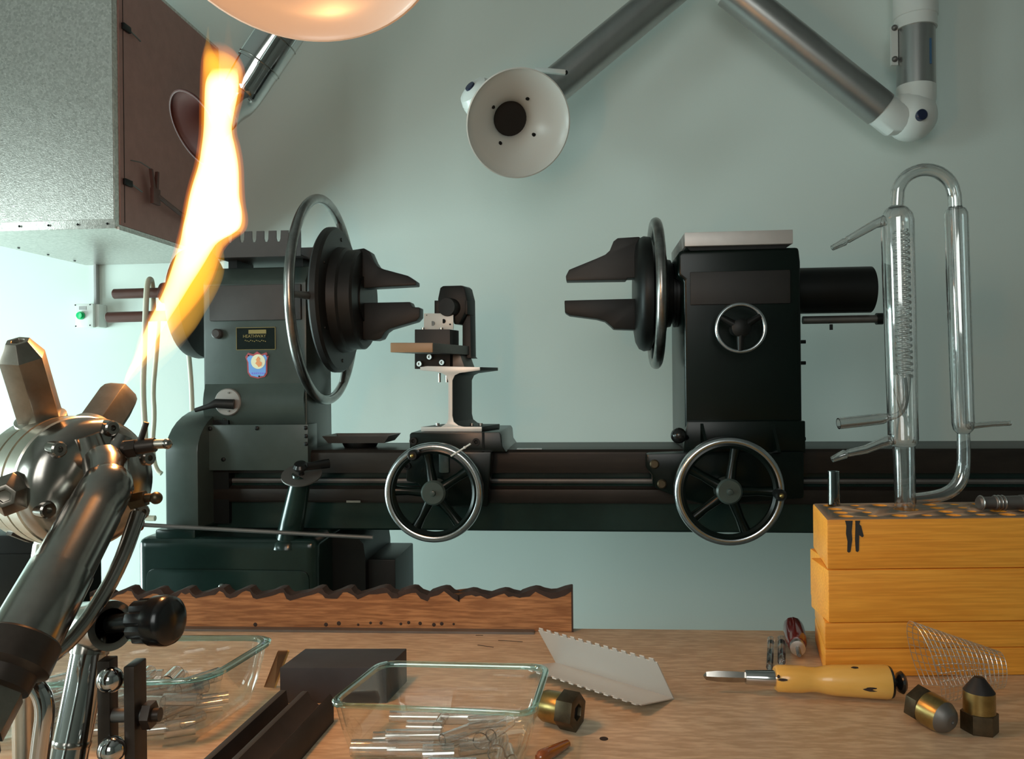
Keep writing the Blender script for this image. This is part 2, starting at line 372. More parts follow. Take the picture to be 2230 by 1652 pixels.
# tray of toothed sheet on top
tz0, tz1 = zl(556, vf, 560), zl(503, vf, 560)
tx0, tx1 = L(470, 540, vf).x, L(655, 540, vf).x
n = 7; pts = [(tx0, vf, tz0), (tx1, vf, tz0), (tx1, vf, tz1)]
w_ = (tx1 - tx0) / n
for i in range(n):
    x = tx1 - w_ * i; pts += [(x - w_ * .62, vf, tz1), (x - w_ * .66, vf, tz1 - .018), (x - w_ * .74, vf, tz1 - .024), (x - w_ * .92, vf, tz1 - .024), (x - w_, vf, tz1 - .016), (x - w_, vf, tz1)]
ts = lp(MB().prism(pts, (0, .003, 0)), 'toothed_tray', 'panel_grey', sharp=30)
lp(MB().box((tx0, vf, tz0 - .003), (tx1, vb, tz0)), 'tray_floor', 'panel_grey', ts)
lp(MB().prism([(tx0, vb - .003, tz0), (tx1, vb - .003, tz0), (tx1, vb - .003, tz1 - .01), (tx0, vb - .003, tz1 - .01)], (0, .003, 0)), 'tray_back', 'panel_grey', ts)
for x in (tx0 + .02, tx1 - .02): lp(MB().box((x - .01, vf + .04, zh1 - .004), (x + .01, vb - .04, tz0 - .003)), 'tray_spacer', 'black_iron', ts)
lp(MB().box((hx1 - .002, vf + .03, zl(700, vf, 650)), (hx1 + .012, vb - .02, zh1 - .004)), 'spindle_cap', 'green_enamel', hs, bev=.004)
# name plate, emblem
npl = face(514, 713, 600, 761, vf - .0012, .002, 'name_plate', 'green_enamel', None, 0)
b = MB()
A, C = L(514, 713, vf - .002), L(600, 761, vf - .002)
for (xa, za, xb, zb_) in ((A.x, A.z, C.x, A.z - .0012), (A.x, C.z + .0012, C.x, C.z), (A.x, A.z, A.x + .0012, C.z), (C.x - .0012, A.z, C.x, C.z)): b.box((xa, vf - .0018, za), (xb, vf - .0010, zb_))
lp(b, 'plate_border', 'gold_print', npl)
lp(MB().box(L(541, 718, vf - .0018), L(580, 726, vf - .0008)), 'gold_bar', 'gold_print', npl)
def text(s, at, size, m, parent, M, extr=.0004, name='lettering'):
    c = bpy.data.curves.new('txt', 'FONT'); c.body = s; c.size = size; c.extrude = extr; c.align_x = 'CENTER'; c.align_y = 'CENTER'; c.resolution_u = 3
    o = bpy.data.objects.new('txt', c); COL.objects.link(o)
    bpy.context.view_layer.update()
    me = bpy.data.meshes.new_from_object(o.evaluated_get(bpy.context.evaluated_depsgraph_get()))
    bpy.data.objects.remove(o); me.name = name
    T = M @ Matrix.Translation(at) @ Matrix.Rotation(R(90), 4, 'X')
    w = WM[parent]; me.transform(w.inverted() @ T)
    me.materials.clear(); me.materials.append(MATS[m])
    q = bpy.data.objects.new(name, me); COL.objects.link(q); q.parent = parent; WM[q] = w; return q
q = L(554, 732, vf - .0018); text('HEATHWAY', q, .0095, 'gold_print', npl, RM)
b = MB()
for i in range(12):
    p = L(533 + i * 4, 740 + (i % 3), vf - .0016); b.box(p, p + V((.0022, .0004, -.0020)))
lp(b, 'small_print', 'gold_print', npl, kind='stuff')
sh = [(540, 768), (552, 771), (560, 765), (569, 771), (580, 767), (585, 775), (582, 785), (582, 812), (577, 820), (562, 824), (545, 820), (539, 811), (538, 787), (534, 777)]
em = lp(MB().prism([L(x, y, vf - .002) for x, y in sh], (0, .0025, 0)), 'emblem', 'badge_red')
cxp, cyp = 560, 795
lp(MB().prism([L(cxp + (x - cxp) * .86, cyp + (y - cyp) * .86 + 1, vf - .0026) for x, y in sh if (x, y) != (560, 765)], (0, .001, 0)), 'emblem_field', 'badge_blue', em)
lp(MB().rev(L(562, 787, vf - .0031), (0, 1, 0), [(0, .0160), (.001, .0160)], 28), 'emblem_disc', 'badge_cream', em)
fg = [(562, 776), (566, 780), (565, 786), (570, 789), (569, 796), (563, 799), (560, 795), (556, 791), (559, 786), (557, 783)]
lp(MB().prism([L(x, y, vf - .0036) for x, y in fg], (0, .001, 0)), 'emblem_figure', 'badge_orange', em)
b = MB()
for i in range(7): p = L(547 + i * 4.4, 811, vf - .0030); b.box(p, p + V((.0028, .0006, -.003)))
lp(b, 'emblem_lettering', 'badge_purple', em, kind='stuff')
for x, y in ((541, 774), (582, 773), (564, 819)): lp(MB().rev(L(x, y, vf - .0036), (0, 1, 0), [(0, .0017), (.001, .0017)], 10), 'pin', 'black_iron', em)
# selector switch
p = L(497, 875, vf - .010); sw = lp(MB().rev(p, (0, -1, 0), [(-.012, .030), (.002, .030), (.004, .028), (.0045, 0)], 36), 'selector_switch', 'plate_steel')
lp(MB().tube([L(510, 880, vf - .02), L(470, 878, vf - .03), L(455, 884, vf - .034), L(425, 893, vf - .036)], [.011, .010, .006, .0045], 12), 'lever', 'black_brown', sw)
for dy in (-20, 20): lp(MB().rev(L(498, 875 + dy, vf - .0145), (0, -1, 0), [(0, .0022), (.0015, .0022)], 10), 'screw', 'dull_steel', sw)
# belt guard
gx0, gx1 = L(360, 1050, -.17).x, L(431, 1050, -.17).x
gz0, gz1, gzt = zl(1152, -.17, 400), zl(985, -.17, 400), L(440, 888, .0).z
pr = [(-.17, gz0), (-.17, gz1)]
for i in range(1, 9):
    t = i / 8 * math.pi / 2; pr.append((-.17 + .16 * (1 - math.cos(t)), gz1 + (gzt - gz1) * math.sin(t)))
pr += [(.09, gzt), (.10, gzt - .02), (.10, gz0)]
bg = lp(MB().prism([(gx0, v, z) for v, z in pr], (gx1 - gx0, 0, 0)), 'belt_guard', 'green_enamel_lit', bev=.004, sharp=50)
lp(MB().box((gx1, -.10, gz0), (hx0 + .06, .09, zl(915, -.1, 470))), 'guard_back', 'black_iron', bg)
# pedestal
pv = -.2
px0, px1 = L(297, 1240, pv).x, L(690, 1240, pv).x
pz1 = zl(1172, pv, 500)
pd = lp(MB().box((px0, pv, 0), (px1, .14, pz1)), 'pedestal', 'green_gloss_lit', bev=.022, bseg=4, sharp=60)
a, c = L(318, 1238, pv - .004), L(673, 1300, pv - .004)
lp(MB().prism(rrect([(a.x, pv - .004, .15), (c.x, pv - .004, .15), (c.x, pv - .004, a.z), (a.x, pv - .004, a.z)], 4, .02), (0, .006, 0)), 'pedestal_door', 'green_gloss_lit', pd, bev=.002)
p = L(483, 1277, pv - .004); lp(MB().sph(p, .007, 14), 'door_knob', 'steel', pd)
a, c = L(690, 1155, -.06), L(806, 1155, -.06)
lp(MB().prism([(px1 - .05, -.10, 0), (c.x, -.10, 0), (c.x, -.10, a.z - .05), (c.x - .004, -.10, a.z - .02), (c.x - .02, -.10, a.z - .004), (px1 - .05, -.10, a.z)], (0, .22, 0)), 'pedestal_step', 'black_iron', pd, sharp=50)
a, c = L(800, 1217, -.08), L(861, 1217, -.08)
lp(MB().box((a.x, -.08, 0), (c.x, .10, a.z)), 'pedestal_foot', 'black_iron', pd, bev=.004)
face(337, 1152, 425, 1180, pv + .01, .2, 'motor_lug', 'green_gloss_lit', pd, .006)
face(430, 1155, 690, 1185, -.12, .2, 'pedestal_neck', 'black_iron', pd, .003)
# control post
cp0, cp1 = L(628, 1178, -.17), L(657, 1035, -.19)
cpo = lp(MB().tube([cp0, cp1], [.027, .020], 20), 'control_post', 'green_gloss_lit')
lp(MB().rev(cp0 + V((0, 0, -.012)), (0, 0, 1), [(0, .036), (.012, .034), (.018, .028)], 20), 'post_foot', 'green_gloss_lit', cpo)
dn = V((.06, -.45, .9)).normalized()
lp(MB().rev(cp1, dn, [(-.002, .012), (0, .041), (.003, .041), (.003, 0)], 36), 'dial_plate', 'dull_steel', cpo)
lp(MB().rev(cp1 + dn * .003, dn, [(0, .006), (.012, .005), (.014, .014), (.020, .016), (.026, .012), (.027, 0)], 18), 'dial_knob', 'black_plastic', cpo)
lp(MB().tube([cp1 + dn * .02, cp1 + dn * .02 + V((.05, .03, .005))], [.008, .01], 10), 'dial_lever', 'black_plastic', cpo)
# long control rod with stopper
r0, r1 = L(305, 1142, -.235), L(812, 1170, -.205)
cr = lp(MB().tube([r0, r1], .0042, 10), 'control_rod', 'dull_steel')
d_ = (r0 - r1).normalized(); lp(MB().cyl(r0 + d_ * .018, r0 - d_ * .004, .0135, .0118, 18), 'stopper', 'cork_orange', cr)
# drive pulley and rods at the free end
pl = lp(MB().rev((L(414, 690, 0).x, 0, ZA), UX, [(0, 0), (0, .11), (.006, .125), (.02, .129), (.040, .127), (.042, 0)], 48), 'drive_pulley', 'black_brown')
for (x0, x1, y, r_, y1) in ((247, 380, 640, .0118, 636), (233, 380, 691, .0125, 687)):
    a = L(x0, y, 0); c = L(x1, y1, 0)
    rd = lp(MB().rev(a, c - a, [(0, r_ * .75), (.003, r_), ((c - a).length, r_)], 20), 'rod', 'red_brown')
a = L(362, 638, 0); lp(MB().rev(a - V((.014, 0, 0)), UX, [(0, .014), (.006, .024), (.03, .027), (.05, .024)], 28), 'rod_collar', 'red_brown')
# head spindle, hand ring, chuck
lp(MB().rev((hx1 - .01, 0, ZA), UX, [(0, .07), (.03, .07), (.03, .055), (.12, .055)], 40), 'spindle_nose', 'black_iron')
uw = -.4265
rg = lp(MB().torus((uw, 0, ZA), UX, .2275, .0108, 96, 14), 'hand_ring', 'wheel_steel')
uf = -.4135
def radial(ang, r, u): return V((u, -math.sin(ang) * r, ZA + math.cos(ang) * r))
for ang in (R(-28), R(92), R(212)):
    lp(MB().tube([radial(ang, .15, uf + .004), radial(ang, .19, (uf + uw) / 2 + .004), radial(ang, .222, uw)], [.009, .0075, .007], 12), 'ring_spoke', 'dull_steel', rg)
ck = lp(MB().rev((uf, 0, ZA), UX, [(0, .12), (0, .158), (.006, .165), (.018, .165), (.024, .16), (.026, .12), (.045, .118), (.050, .113), (.075, .113), (.080, .108), (.080, .045), (.070, .04), (.070, 0)], 64), 'chuck', 'black_brown')
for y, z in ((.0, .138), (-.12, .07), (-.12, -.07), (0, -.138)): lp(MB().rev((uf + .024, y, ZA + z), UX, [(0, .005), (.003, .004)], 10), 'screw', 'black_iron', ck)
def jaw(pts, name='jaw', th=.042, m='black_iron', v=-.021, par=None):
    return lp(MB().prism([L(x, y, v) for x, y in pts], (0, th, 0)), name, m, par, bev=.0025)
jaw([(742, 548), (792, 540), (805, 547), (814, 568), (822, 580), (836, 586), (888, 600), (906, 612), (906, 621), (795, 627), (742, 627)], par=ck)
jaw([(742, 660), (893, 657), (897, 668), (914, 669), (914, 690), (906, 699), (848, 716), (838, 723), (830, 737), (818, 741), (790, 740), (742, 730)], par=ck)
# parting dish left on the bed ways
a = L(785, 985, -.02)
pan = thing('parts_tray', 'shallow grey metal tray lying on the lathe bed', 'tray', RM @ V((a.x, -.02, zt)))
def pm(mb, name, m, par=pan, **k): return mb.build(name, m, par, RM, **k)
pm(MB().rev((a.x, -.02, zt + .0008), ZX, [(0, .036), (.008, .04), (.0118, .04)], 28), 'tray_base', 'black_iron')
q = [(-.072, -.05), (.078, -.05), (.082, .05), (-.072, .05)]
t0 = [V((a.x + x * .84, -.02 + y * .85, zt + .012)) for x, y in q]; t1 = [V((a.x + x, -.02 + y, zt + .028)) for x, y in q]
i1 = [V((a.x + x * .97, -.02 + y * .97, zt + .028)) for x, y in q]; i0 = [V((a.x + x * .81, -.02 + y * .82, zt + .0135)) for x, y in q]
pm(MB().loft([t0, t1, i1, i0]), 'tray_pan', 'dull_steel')
# cast hand wheels
def handwheel(px, py, v, Ro, angs, hang, hr, name='handwheel'):
    c = L(px, py, v)
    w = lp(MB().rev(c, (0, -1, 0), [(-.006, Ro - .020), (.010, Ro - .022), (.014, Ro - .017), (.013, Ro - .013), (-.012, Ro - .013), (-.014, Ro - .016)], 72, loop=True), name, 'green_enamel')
    lp(MB().rev(c, (0, -1, 0), [(.015, Ro - .0125), (.017, Ro - .008), (.014, Ro - .002), (.005, Ro), (-.008, Ro - .001), (-.012, Ro - .012)], 72, loop=True), 'wheel_rim', 'rim_steel', w, sharp=60)
    lp(MB().rev(c, (0, -1, 0), [(-.07, .014), (-.02, .018), (-.02, .025), (.012, .0245), (.016, .021), (.016, .006), (.022, .005), (.023, 0)], 36), 'wheel_hub', 'green_enamel_lit', w)
    for t in angs:
        e = V((math.cos(R(t)), 0, math.sin(R(t))))
        lp(MB().tube([c + e * .018 + V((0, -.002, 0)), c + e * (Ro * .55) + V((0, .002, 0)), c + e * (Ro - .018)], [.0105, .0085, .0105], 12), 'wheel_spoke', 'green_enamel', w)
    e = V((math.cos(R(hang)), 0, math.sin(R(hang)))); p = c + e * hr
    lp(MB().rev(p, (0, -1, 0), [(0, .007), (.012, .006), (.02, .009), (.05, .011), (.056, .008), (.056, .005)], 18), 'crank_handle', 'black_iron', w)
    lp(MB().sph(p + V((0, -.056, 0)), .0045, 12), 'handle_screw', 'brass', w)
    return w
# carriage
cv = -.13
sx0, sx1 = L(892, 960, cv).x, L(1094, 960, cv).x
zc1 = zl(941, cv, 990)
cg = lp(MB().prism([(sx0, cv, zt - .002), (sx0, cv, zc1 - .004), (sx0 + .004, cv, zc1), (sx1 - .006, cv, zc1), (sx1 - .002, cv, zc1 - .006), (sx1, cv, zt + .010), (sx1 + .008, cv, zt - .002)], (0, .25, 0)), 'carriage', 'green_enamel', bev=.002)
lp(MB().prism([(sx0 - .004, cv - .02, zt), (sx1 - .02, cv - .02, zt), (sx1 - .03, cv - .02, zl(1100, cv, 990)), (sx0 + .06, cv - .02, zl(1100, cv, 990)), (sx0 + .02, cv - .02, zl(1050, cv, 990)), (sx0 - .004, cv - .02, zl(1045, cv, 990))], (0, .045, 0)), 'apron', 'green_enamel', cg, bev=.004)
face(955, 985, 978, 1030, cv - .03, .02, 'apron_boss', 'green_enamel_lit', cg, .004)
for x, y in ((900, 960), (1037, 962), (886, 1014)): lp(MB().rev(L(x, y, cv - .001 if y < 1000 else cv - .021), (0, -1, 0), [(0, .008), (.002, .008), (.002, .004), (.0, .003)], 16), 'bolt', 'black_iron', cg)
lp(MB().box((L(1050, 950, cv).x, cv - .003, zt + .004), (L(1055, 950, cv).x, cv + .002, zc1)), 'saddle_gap', 'black_gap', cg)
handwheel(946, 1071, -.23, .0985, (100, 32, -52, -118, 178), 112, .083)
a, c = L(982, 993, -.25), L(1025, 966, -.25)
lp(MB().tube([a, (a + c) / 2, c], .0018, 8), 'wire_clip', 'white_plastic', cg); lp(MB().sph((a * .3 + c * .7), .003, 8), 'clip_bead', 'white_plastic', cg)
# tool post on the carriage, turned a little against the bed
ta = R(14); TX = V((math.cos(ta), -math.sin(ta), 0)); TY = V((math.sin(ta), math.cos(ta), 0))
f0 = -.11
def tp(px, py, k=0.): p = L(px, py, f0); return p + TY * k
def tprism(pts, v0, l, name, m, par, bev=.001): return lp(MB().prism([L(x, y, v0) for x, y in pts], TY * l), name, m, par, bev=bev)
tpost = tprism([(917, 929), (1049, 929), (1049, 939), (917, 939)], -.11, .11, 'tool_post', 'black_brown', None)
tprism([(917, 929), (1049, 929), (1049, 939), (917, 939)], -.1115, .002, 'foot_lit_edge', 'sheet_steel', tpost, .0004)  # pale sheet paints the lit front of the foot
ib = [(915, 799), (930, 797), (1045, 799), (1045, 806), (1000, 812), (990, 817), (985, 828), (985, 905), (988, 918), (998, 926), (1010, 929), (960, 929), (972, 922), (976, 912), (976, 830), (972, 818), (962, 812), (950, 809), (915, 806)]
tprism(ib, -.11, .11, 'i_beam', 'black_brown', tpost, .0006)  # dark colour paints the shaded sides of the beam
tprism(ib, -.1115, .002, 'i_beam_lit_face', 'sheet_steel', tpost, .0003)  # pale sheet paints the lit front of the beam
VB_ = -.03
tprism([(903, 717), (980, 717), (980, 803), (903, 803)], VB_, .05, 'slide_block', 'black_brown', tpost)
tprism([(962, 770), (1000, 766), (1012, 800), (962, 800)], VB_ + .015, .06, 'slide_base', 'dull_steel', tpost)
tprism([(851, 746), (942, 746), (942, 767), (851, 767)], -.17, .20, 'cross_plate', 'dull_steel', tpost, .001)
tprism([(850, 746), (942, 746), (942, 767), (850, 767)], -.174, .004, 'plate_edge', 'slide_brown', tpost, .0015)
for x, y in ((915, 792), (937, 777), (964, 789)):
    p = L(x, y, VB_ - .001); lp(MB().rev(p, -TY, [(0, .0072), (.005, .0070), (.006, .0058), (.006, .0028), (.003, .0026), (.003, 0)], 20), 'cap_screw', 'steel', tpost)
for x in (957, 973): lp(MB().cyl(L(x, 812, -.06), L(x, 832, -.06), .0035, seg=10), 'stud', 'steel', tpost)
for x in (953, 975, 1028, 1047): lp(MB().cyl(L(x, 930, -.07), L(x, 921, -.07), .0045, seg=14), 'cap_screw', 'steel', tpost)
pp = tprism([(923, 682), (987, 682), (987, 717), (923, 717)], VB_ + .012, .0025, 'drilled_plate', 'white_plastic', tpost, .0005)
for x, y, r_ in ((942, 704, .0055), (966, 699, .0050), (980, 706, .002), (929, 686, .0015)):
    lp(MB().rev(L(x, y, VB_ + .0114), TY, [(0, r_), (.0006, r_)], 16), 'hole', 'dull_steel' if x < 950 else 'black_gap', pp)
for x in (921, 961): lp(MB().cyl(L(x, 718, VB_ + .008), L(x, 713, VB_ + .008), .004, seg=12), 'cap_screw', 'steel', tpost)
bh = tprism([(953, 685), (953, 650), (958, 626), (964, 622), (1006, 621), (1011, 626), (1017, 650), (1017, 672), (1000, 706), (988, 706), (985, 690)], VB_ + .03, .05, 'gas_burner_head', 'black_iron', tpost, .004)
lp(MB().rev(L(972, 668, VB_ + .006), TY, [(0, .020), (.01, .0215), (.04, .0215)], 24), 'burner_nozzle', 'soot', bh)
for x0, x1 in ((946, 956), (1012, 1018)): tprism([(x0, 654), (x1, 654), (x1, 684), (x0, 684)], VB_ + .03, .04, 'burner_ear', 'black_iron', bh)
tprism([(1007, 652), (1024, 652), (1026, 776), (1030, 780), (1004, 780), (1007, 774)], VB_ + .05, .03, 'burner_bracket', 'black_iron', bh)
# tailstock
tv = -.13
tl0, tl1 = L(1491, 800, tv).x, L(1746, 800, tv).x
zs0, zs1 = zt - .002, zl(541, tv, 1610)
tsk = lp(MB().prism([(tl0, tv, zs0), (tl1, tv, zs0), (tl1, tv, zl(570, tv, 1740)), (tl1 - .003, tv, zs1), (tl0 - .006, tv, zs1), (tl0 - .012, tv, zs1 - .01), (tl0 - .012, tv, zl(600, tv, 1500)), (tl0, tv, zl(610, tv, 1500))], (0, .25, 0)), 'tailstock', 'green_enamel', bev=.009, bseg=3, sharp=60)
face(1503, 592, 1722, 660, tv - .004, .01, 'tail_panel', 'black_brown', tsk, .002)
a, c = L(1491, 506, tv - .01), L(1727, 530, tv - .01)
lp(MB().box((a.x, tv - .01, c.z), (c.x, .12, a.z)), 'cap_plate', 'cap_steel', tsk, bev=.001)
lp(MB().prism([(a.x + .004, tv, c.z), (c.x - .002, tv, c.z), (c.x - .012, tv, zs1 - .002), (a.x + .012, tv, zs1 - .002)], (0, .22, 0)), 'cap_riser', 'black_iron', tsk)
p = L(1688, 500, -.02); lp(MB().sph((p.x, -.02, a.z), .008, 12), 'oil_cap', 'black_iron', tsk)
lp(MB().prism([(tl0 - .006, tv - .012, zt - .004), (tl1 + .003, tv - .012, zt - .004), (tl1 + .003, tv - .012, zl(916, tv, 1600)), (tl0 + .004, tv - .012, zl(916, tv, 1600)), (tl0 - .002, tv - .012, zl(940, tv, 1490))], (0, .02, 0)), 'tail_foot', 'green_enamel', tsk, bev=.003)
for x in (1525, 1680):
    lp(MB().prism([L(x, 922, tv - .012), L(x + 14, 985, tv - .055), L(x + 14, 985, tv - .01), L(x, 985, tv - .01)], (.006, 0, 0)), 'tail_rib', 'green_enamel', tsk)
tap = lp(MB().prism([L(x, y, tv - .02) for x, y in ((1408, 988), (1500, 985), (1752, 982), (1752, 1085), (1540, 1100), (1480, 1085), (1425, 1062), (1420, 1035), (1408, 1020))], (0, .045, 0)), 'tail_apron', 'green_enamel', bev=.006)
for x, y in ((1425, 1010), (1441, 1053)): lp(MB().rev(L(x, y, tv - .02), (0, -1, 0), [(0, .0095), (.004, .0095), (.006, .007), (.006, 0)], 16), 'bolt', 'brass_dark', tap)
p = L(1478, 948, -.17); lp(MB().sph(p, .0158, 20), 'lever_ball', 'black_plastic', tsk)
lp(MB().tube([p, p + V((.03, .05, -.01))], .006, 10), 'clamp_lever', 'black_iron', tsk)
handwheel(1586, 1068, -.23, .1035, (80, -1, -68, -142, 150), -1, .086)
# small traverse wheel
c = L(1613, 714, -.19); Ro = .0495
w = lp(MB().torus(c, VX, Ro - .0035, .0042, 64, 12), 'traverse_wheel', 'rim_steel')
lp(MB().rev(c, (0, -1, 0), [(-.06, .012), (-.004, .018), (.006, .018), (.008, .014), (.009, 0)], 28), 'wheel_hub', 'black_iron', w)
for t in (32, 150, -92):
    e = V((math.cos(R(t)), 0, math.sin(R(t)))); lp(MB().tube([c + e * .014, c + e * (Ro - .006)], [.008, .006], 10), 'wheel_spoke', 'black_iron', w)
# tail spindle
lp(MB().rev((tl1 - .005, 0, ZA), UX, [(0, .066), (.014, .066), (.014, .0495), (L(1896, 630, 0).x - tl1 + .004, .0495), (L(1896, 630, 0).x - tl1 + .005, .044)], 48), 'tail_sleeve', 'black_iron')
a = L(1748, 697, 0); c = L(1908, 694, 0)
tr = lp(MB().cyl(a, c, .0085, seg=18), 'tail_rod', 'dull_steel'); lp(MB().cyl(c, c + V((.013, 0, 0)), .0125, seg=18), 'rod_collar', 'black_iron', tr)
for x, y in ((1748, 744), (1748, 790), (1748, 955)): p = L(x, y, 0); lp(MB().cyl(p - V((.01, 0, 0)), p + V((.006, 0, 0)), .004, seg=10), 'side_screw', 'black_iron', tsk)
p = L(1810, 706, 0); lp(MB().cyl(p, p - V((0, 0, .012)), .0035, seg=8), 'rod_pin', 'black_iron', tr)
# tail chuck, facing the head chuck
uc = L(1427, 640, 0).x
rg2 = lp(MB().torus((uc, 0, ZA), UX, .1545, .0112, 80, 14), 'hand_ring', 'wheel_steel')
ck2 = lp(MB().rev((L(1381, 640, 0).x, 0, ZA), UX, [(0, 0), (.0, .09), (.003, .108), (.010, .121), (.020, .126), (.034, .124), (.040, .11), (.046, .095), (.066, .092), (.068, .075), (.078, .073), (.080, .066), (.086, .066), (.086, .074), (.092, .074), (.092, .066), (.101, .066), (.101, .076), (.118, .078)], 64), 'tail_chuck', 'black_iron')
jaw([(1232, 601), (1239, 587), (1300, 562), (1318, 554), (1328, 545), (1336, 525), (1345, 518), (1392, 515), (1398, 522), (1398, 604), (1366, 605), (1364, 609), (1233, 611)], th=.044, m='black_brown', v=-.022, par=ck2)
jaw([(1229, 654), (1378, 650), (1398, 650), (1398, 718), (1337, 716), (1330, 709), (1318, 699), (1300, 694), (1240, 686), (1230, 680)], th=.044, par=ck2)
for t in (45, 165, 285):
    e = V((0, math.cos(R(t)), math.sin(R(t)))); cc = V((uc, 0, ZA)); lp(MB().tube([cc + e * .10, cc + e * .15], .007, 10), 'ring_spoke', 'black_iron', rg2)

# hoses hung on the lathe's rods
def hose(name, pts, v, r, label):
    o = MB().tube([L(x, y, v + (q[0] if q else 0)) for x, y, *q in pts], r, 10, smooth=2).build(name, 'cream_rubber', None, RM); return tag(o, label, 'hose', 'cream hoses hung on the lathe')
hose('rubber_hose', [(334, 680, .028), (333, 645, .03), (331, 612, .016), (326, 606, 0), (321, 616, -.018), (319, 640, -.032), (317, 680, -.03), (314, 770, -.03), (311, 850, -.03), (316, 930, -.03), (317, 1010, -.03), (313, 1080, -.03), (312, 1120, -.03), (316, 1128, -.03), (338, 1128, -.03)], 0, .0065, 'cream rubber hose looped over the upper rod and hanging beside the belt guard')
hose('rubber_hose', [(346, 690, .06), (340, 780, .05), (333, 850, .05), (337, 905, .05), (332, 960, .05), (335, 1005, .05), (343, 1025, .05), (352, 1031, .05)], 0, .0055, 'short cream hose strand curling into the belt guard side')
hose('rubber_hose', [(408, 740, .16), (413, 790, .16), (417, 840, .16), (419, 905, .16)], 0, .006, 'cream hose hanging between the black pulley and the top of the belt guard')

# ------------------------------------------------------------------ extraction cabinet on the wall
ca, cb, cv0, cz0, cz1 = -1.40, -.958, .04, 1.573, 2.235
CB = thing('extraction_cabinet', 'galvanised steel extraction cabinet hung on the wall above the lathe', 'cabinet', None, RM @ Matrix.Translation(((ca + cb) / 2, .32, cz0)))
def cp_(mb, name, m='galvanised', par=None, **k): return mb.build(name, m, par or CB, RM, **k)
cp_(MB().box((ca, cv0, cz0), (cb, VB - .001, cz1)), 'body', bev=.002)
cp_(MB().box((ca, cv0 - .003, cz0 + .022), (cb - .001, cv0, cz1 - .02)), 'front_sheet')
sp = cp_(MB().box((cb, cv0 + .02, cz0 + .012), (cb + .003, VB - .01, cz1 - .012)), 'side_door', 'side_glow_sheet')
cp_(MB().box((cb + .002, cv0 + .036, cz0 + .02), (cb + .0036, cv0 + .038, cz1 - .02)), 'door_seam', 'black_gap', sp)
cp_(MB().box((cb, cv0 + .01, cz0 - .002), (cb + .006, VB - .02, cz0 + .006)), 'bottom_flange')
for z in (cz0 + .12, cz0 + .50):
    cp_(MB().box((cb + .003, cv0 + .03, z - .008), (cb + .011, cv0 + .062, z + .008)), 'latch', 'black_iron', sp, bev=.002)
    cp_(MB().tube([(cb + .008, cv0 + .06, z), (cb + .012, cv0 + .10, z - .01)], .002, 6), 'latch_wire', 'dull_steel', sp)
for i in range(6): cp_(MB().rev((ca + .05 + i * .075, cv0 - .0035, cz0 + .011), (0, -1, 0), [(0, .003), (.002, .002)], 8), 'rivet', 'black_iron')
for i in range(4): cp_(MB().rev((ca + .03, cv0 + .10 + i * .12, cz0 - .0005), (0, 0, -1), [(0, .004), (.002, .003)], 8), 'rivet', 'black_iron')
# spring clip hooked on the cabinet side
kx = cb + .02
hk = thing('spring_clip', 'rusty V-shaped spring clip on an arm fixed to the cabinet side', 'clip', RM @ V((kx, .2, 1.66)))
zk = L(350, 440, .19).z; zk1 = L(350, 372, .19).z
for dv in (0, .030):
    MB().hexa([(kx - .004, .175 + .006, zk), (kx + .004, .175 + .006, zk), (kx + .004, .175 + .020, zk), (kx - .004, .175 + .020, zk)], [(kx - .004, .165 + dv, zk1), (kx + .004, .165 + dv, zk1), (kx + .004, .172 + dv, zk1), (kx - .004, .172 + dv, zk1)]).build('prong', 'red_brown', hk, RM)
MB().box((kx - .005, .172, zk - .006), (kx + .005, .205, zk + .035)).build('clip_body', 'red_brown', hk, RM, bev=.001)
MB().tube([(kx, .195, zk + .02), (kx + .005, .30, zk - .005), (cb + .012, .42, zk - .01)], .006, 8).build('clip_arm', 'red_brown', hk, RM)
MB().tube([(kx, .167, zk1), (kx, .12, zk1 + .004), (cb + .006, .10, zk1 + .004)], .0014, 6).build('clip_wire', 'dull_steel', hk, RM)
# trunking and push-button box
a, c = L(204, 572, .585), L(211, 662, .585)
tag(MB().box((a.x, .583, c.z), (c.x, .6, cz0 + .004)).build('cable_trunking', 'grey_label', None, RM, bev=.001), 'narrow grey cable trunking running up the wall to the cabinet', 'trunking')
a, c = L(165, 662, .545), L(203, 712, .545)
SB = thing('push_button_box', 'white push-button box with a green button on the wall', 'switch', RM @ V(((a.x + c.x) / 2, .6, c.z)))
MB().box((a.x, .557, c.z), (c.x + .012, .599, a.z)).build('box_base', 'white_plastic', SB, RM, bev=.004)
MB().box((a.x - .002, .545, c.z - .001), (c.x, .558, a.z + .001)).build('box_lid', 'white_plastic', SB, RM, bev=.003)
p = L(177, 687, .545); MB().rev(p, (0, -1, 0), [(0, .0125), (.006, .0125), (.006, .010), (.012, .0095), (.013, 0)], 24).build('green_button', 'green_lamp', SB, RM)
a = L(172, 667, .5445); c = L(188, 674, .5445); MB().box((a.x, .5440, c.z), (c.x, .5455, a.z)).build('legend_label', 'grey_label', SB, RM)
for x, y in ((164, 664), (196, 663), (165, 710), (196, 708)): p = L(x, y, .5450); MB().rev(p, (0, -1, 0), [(0, .0025), (.001, .002)], 8).build('screw', 'black_iron', SB, RM)

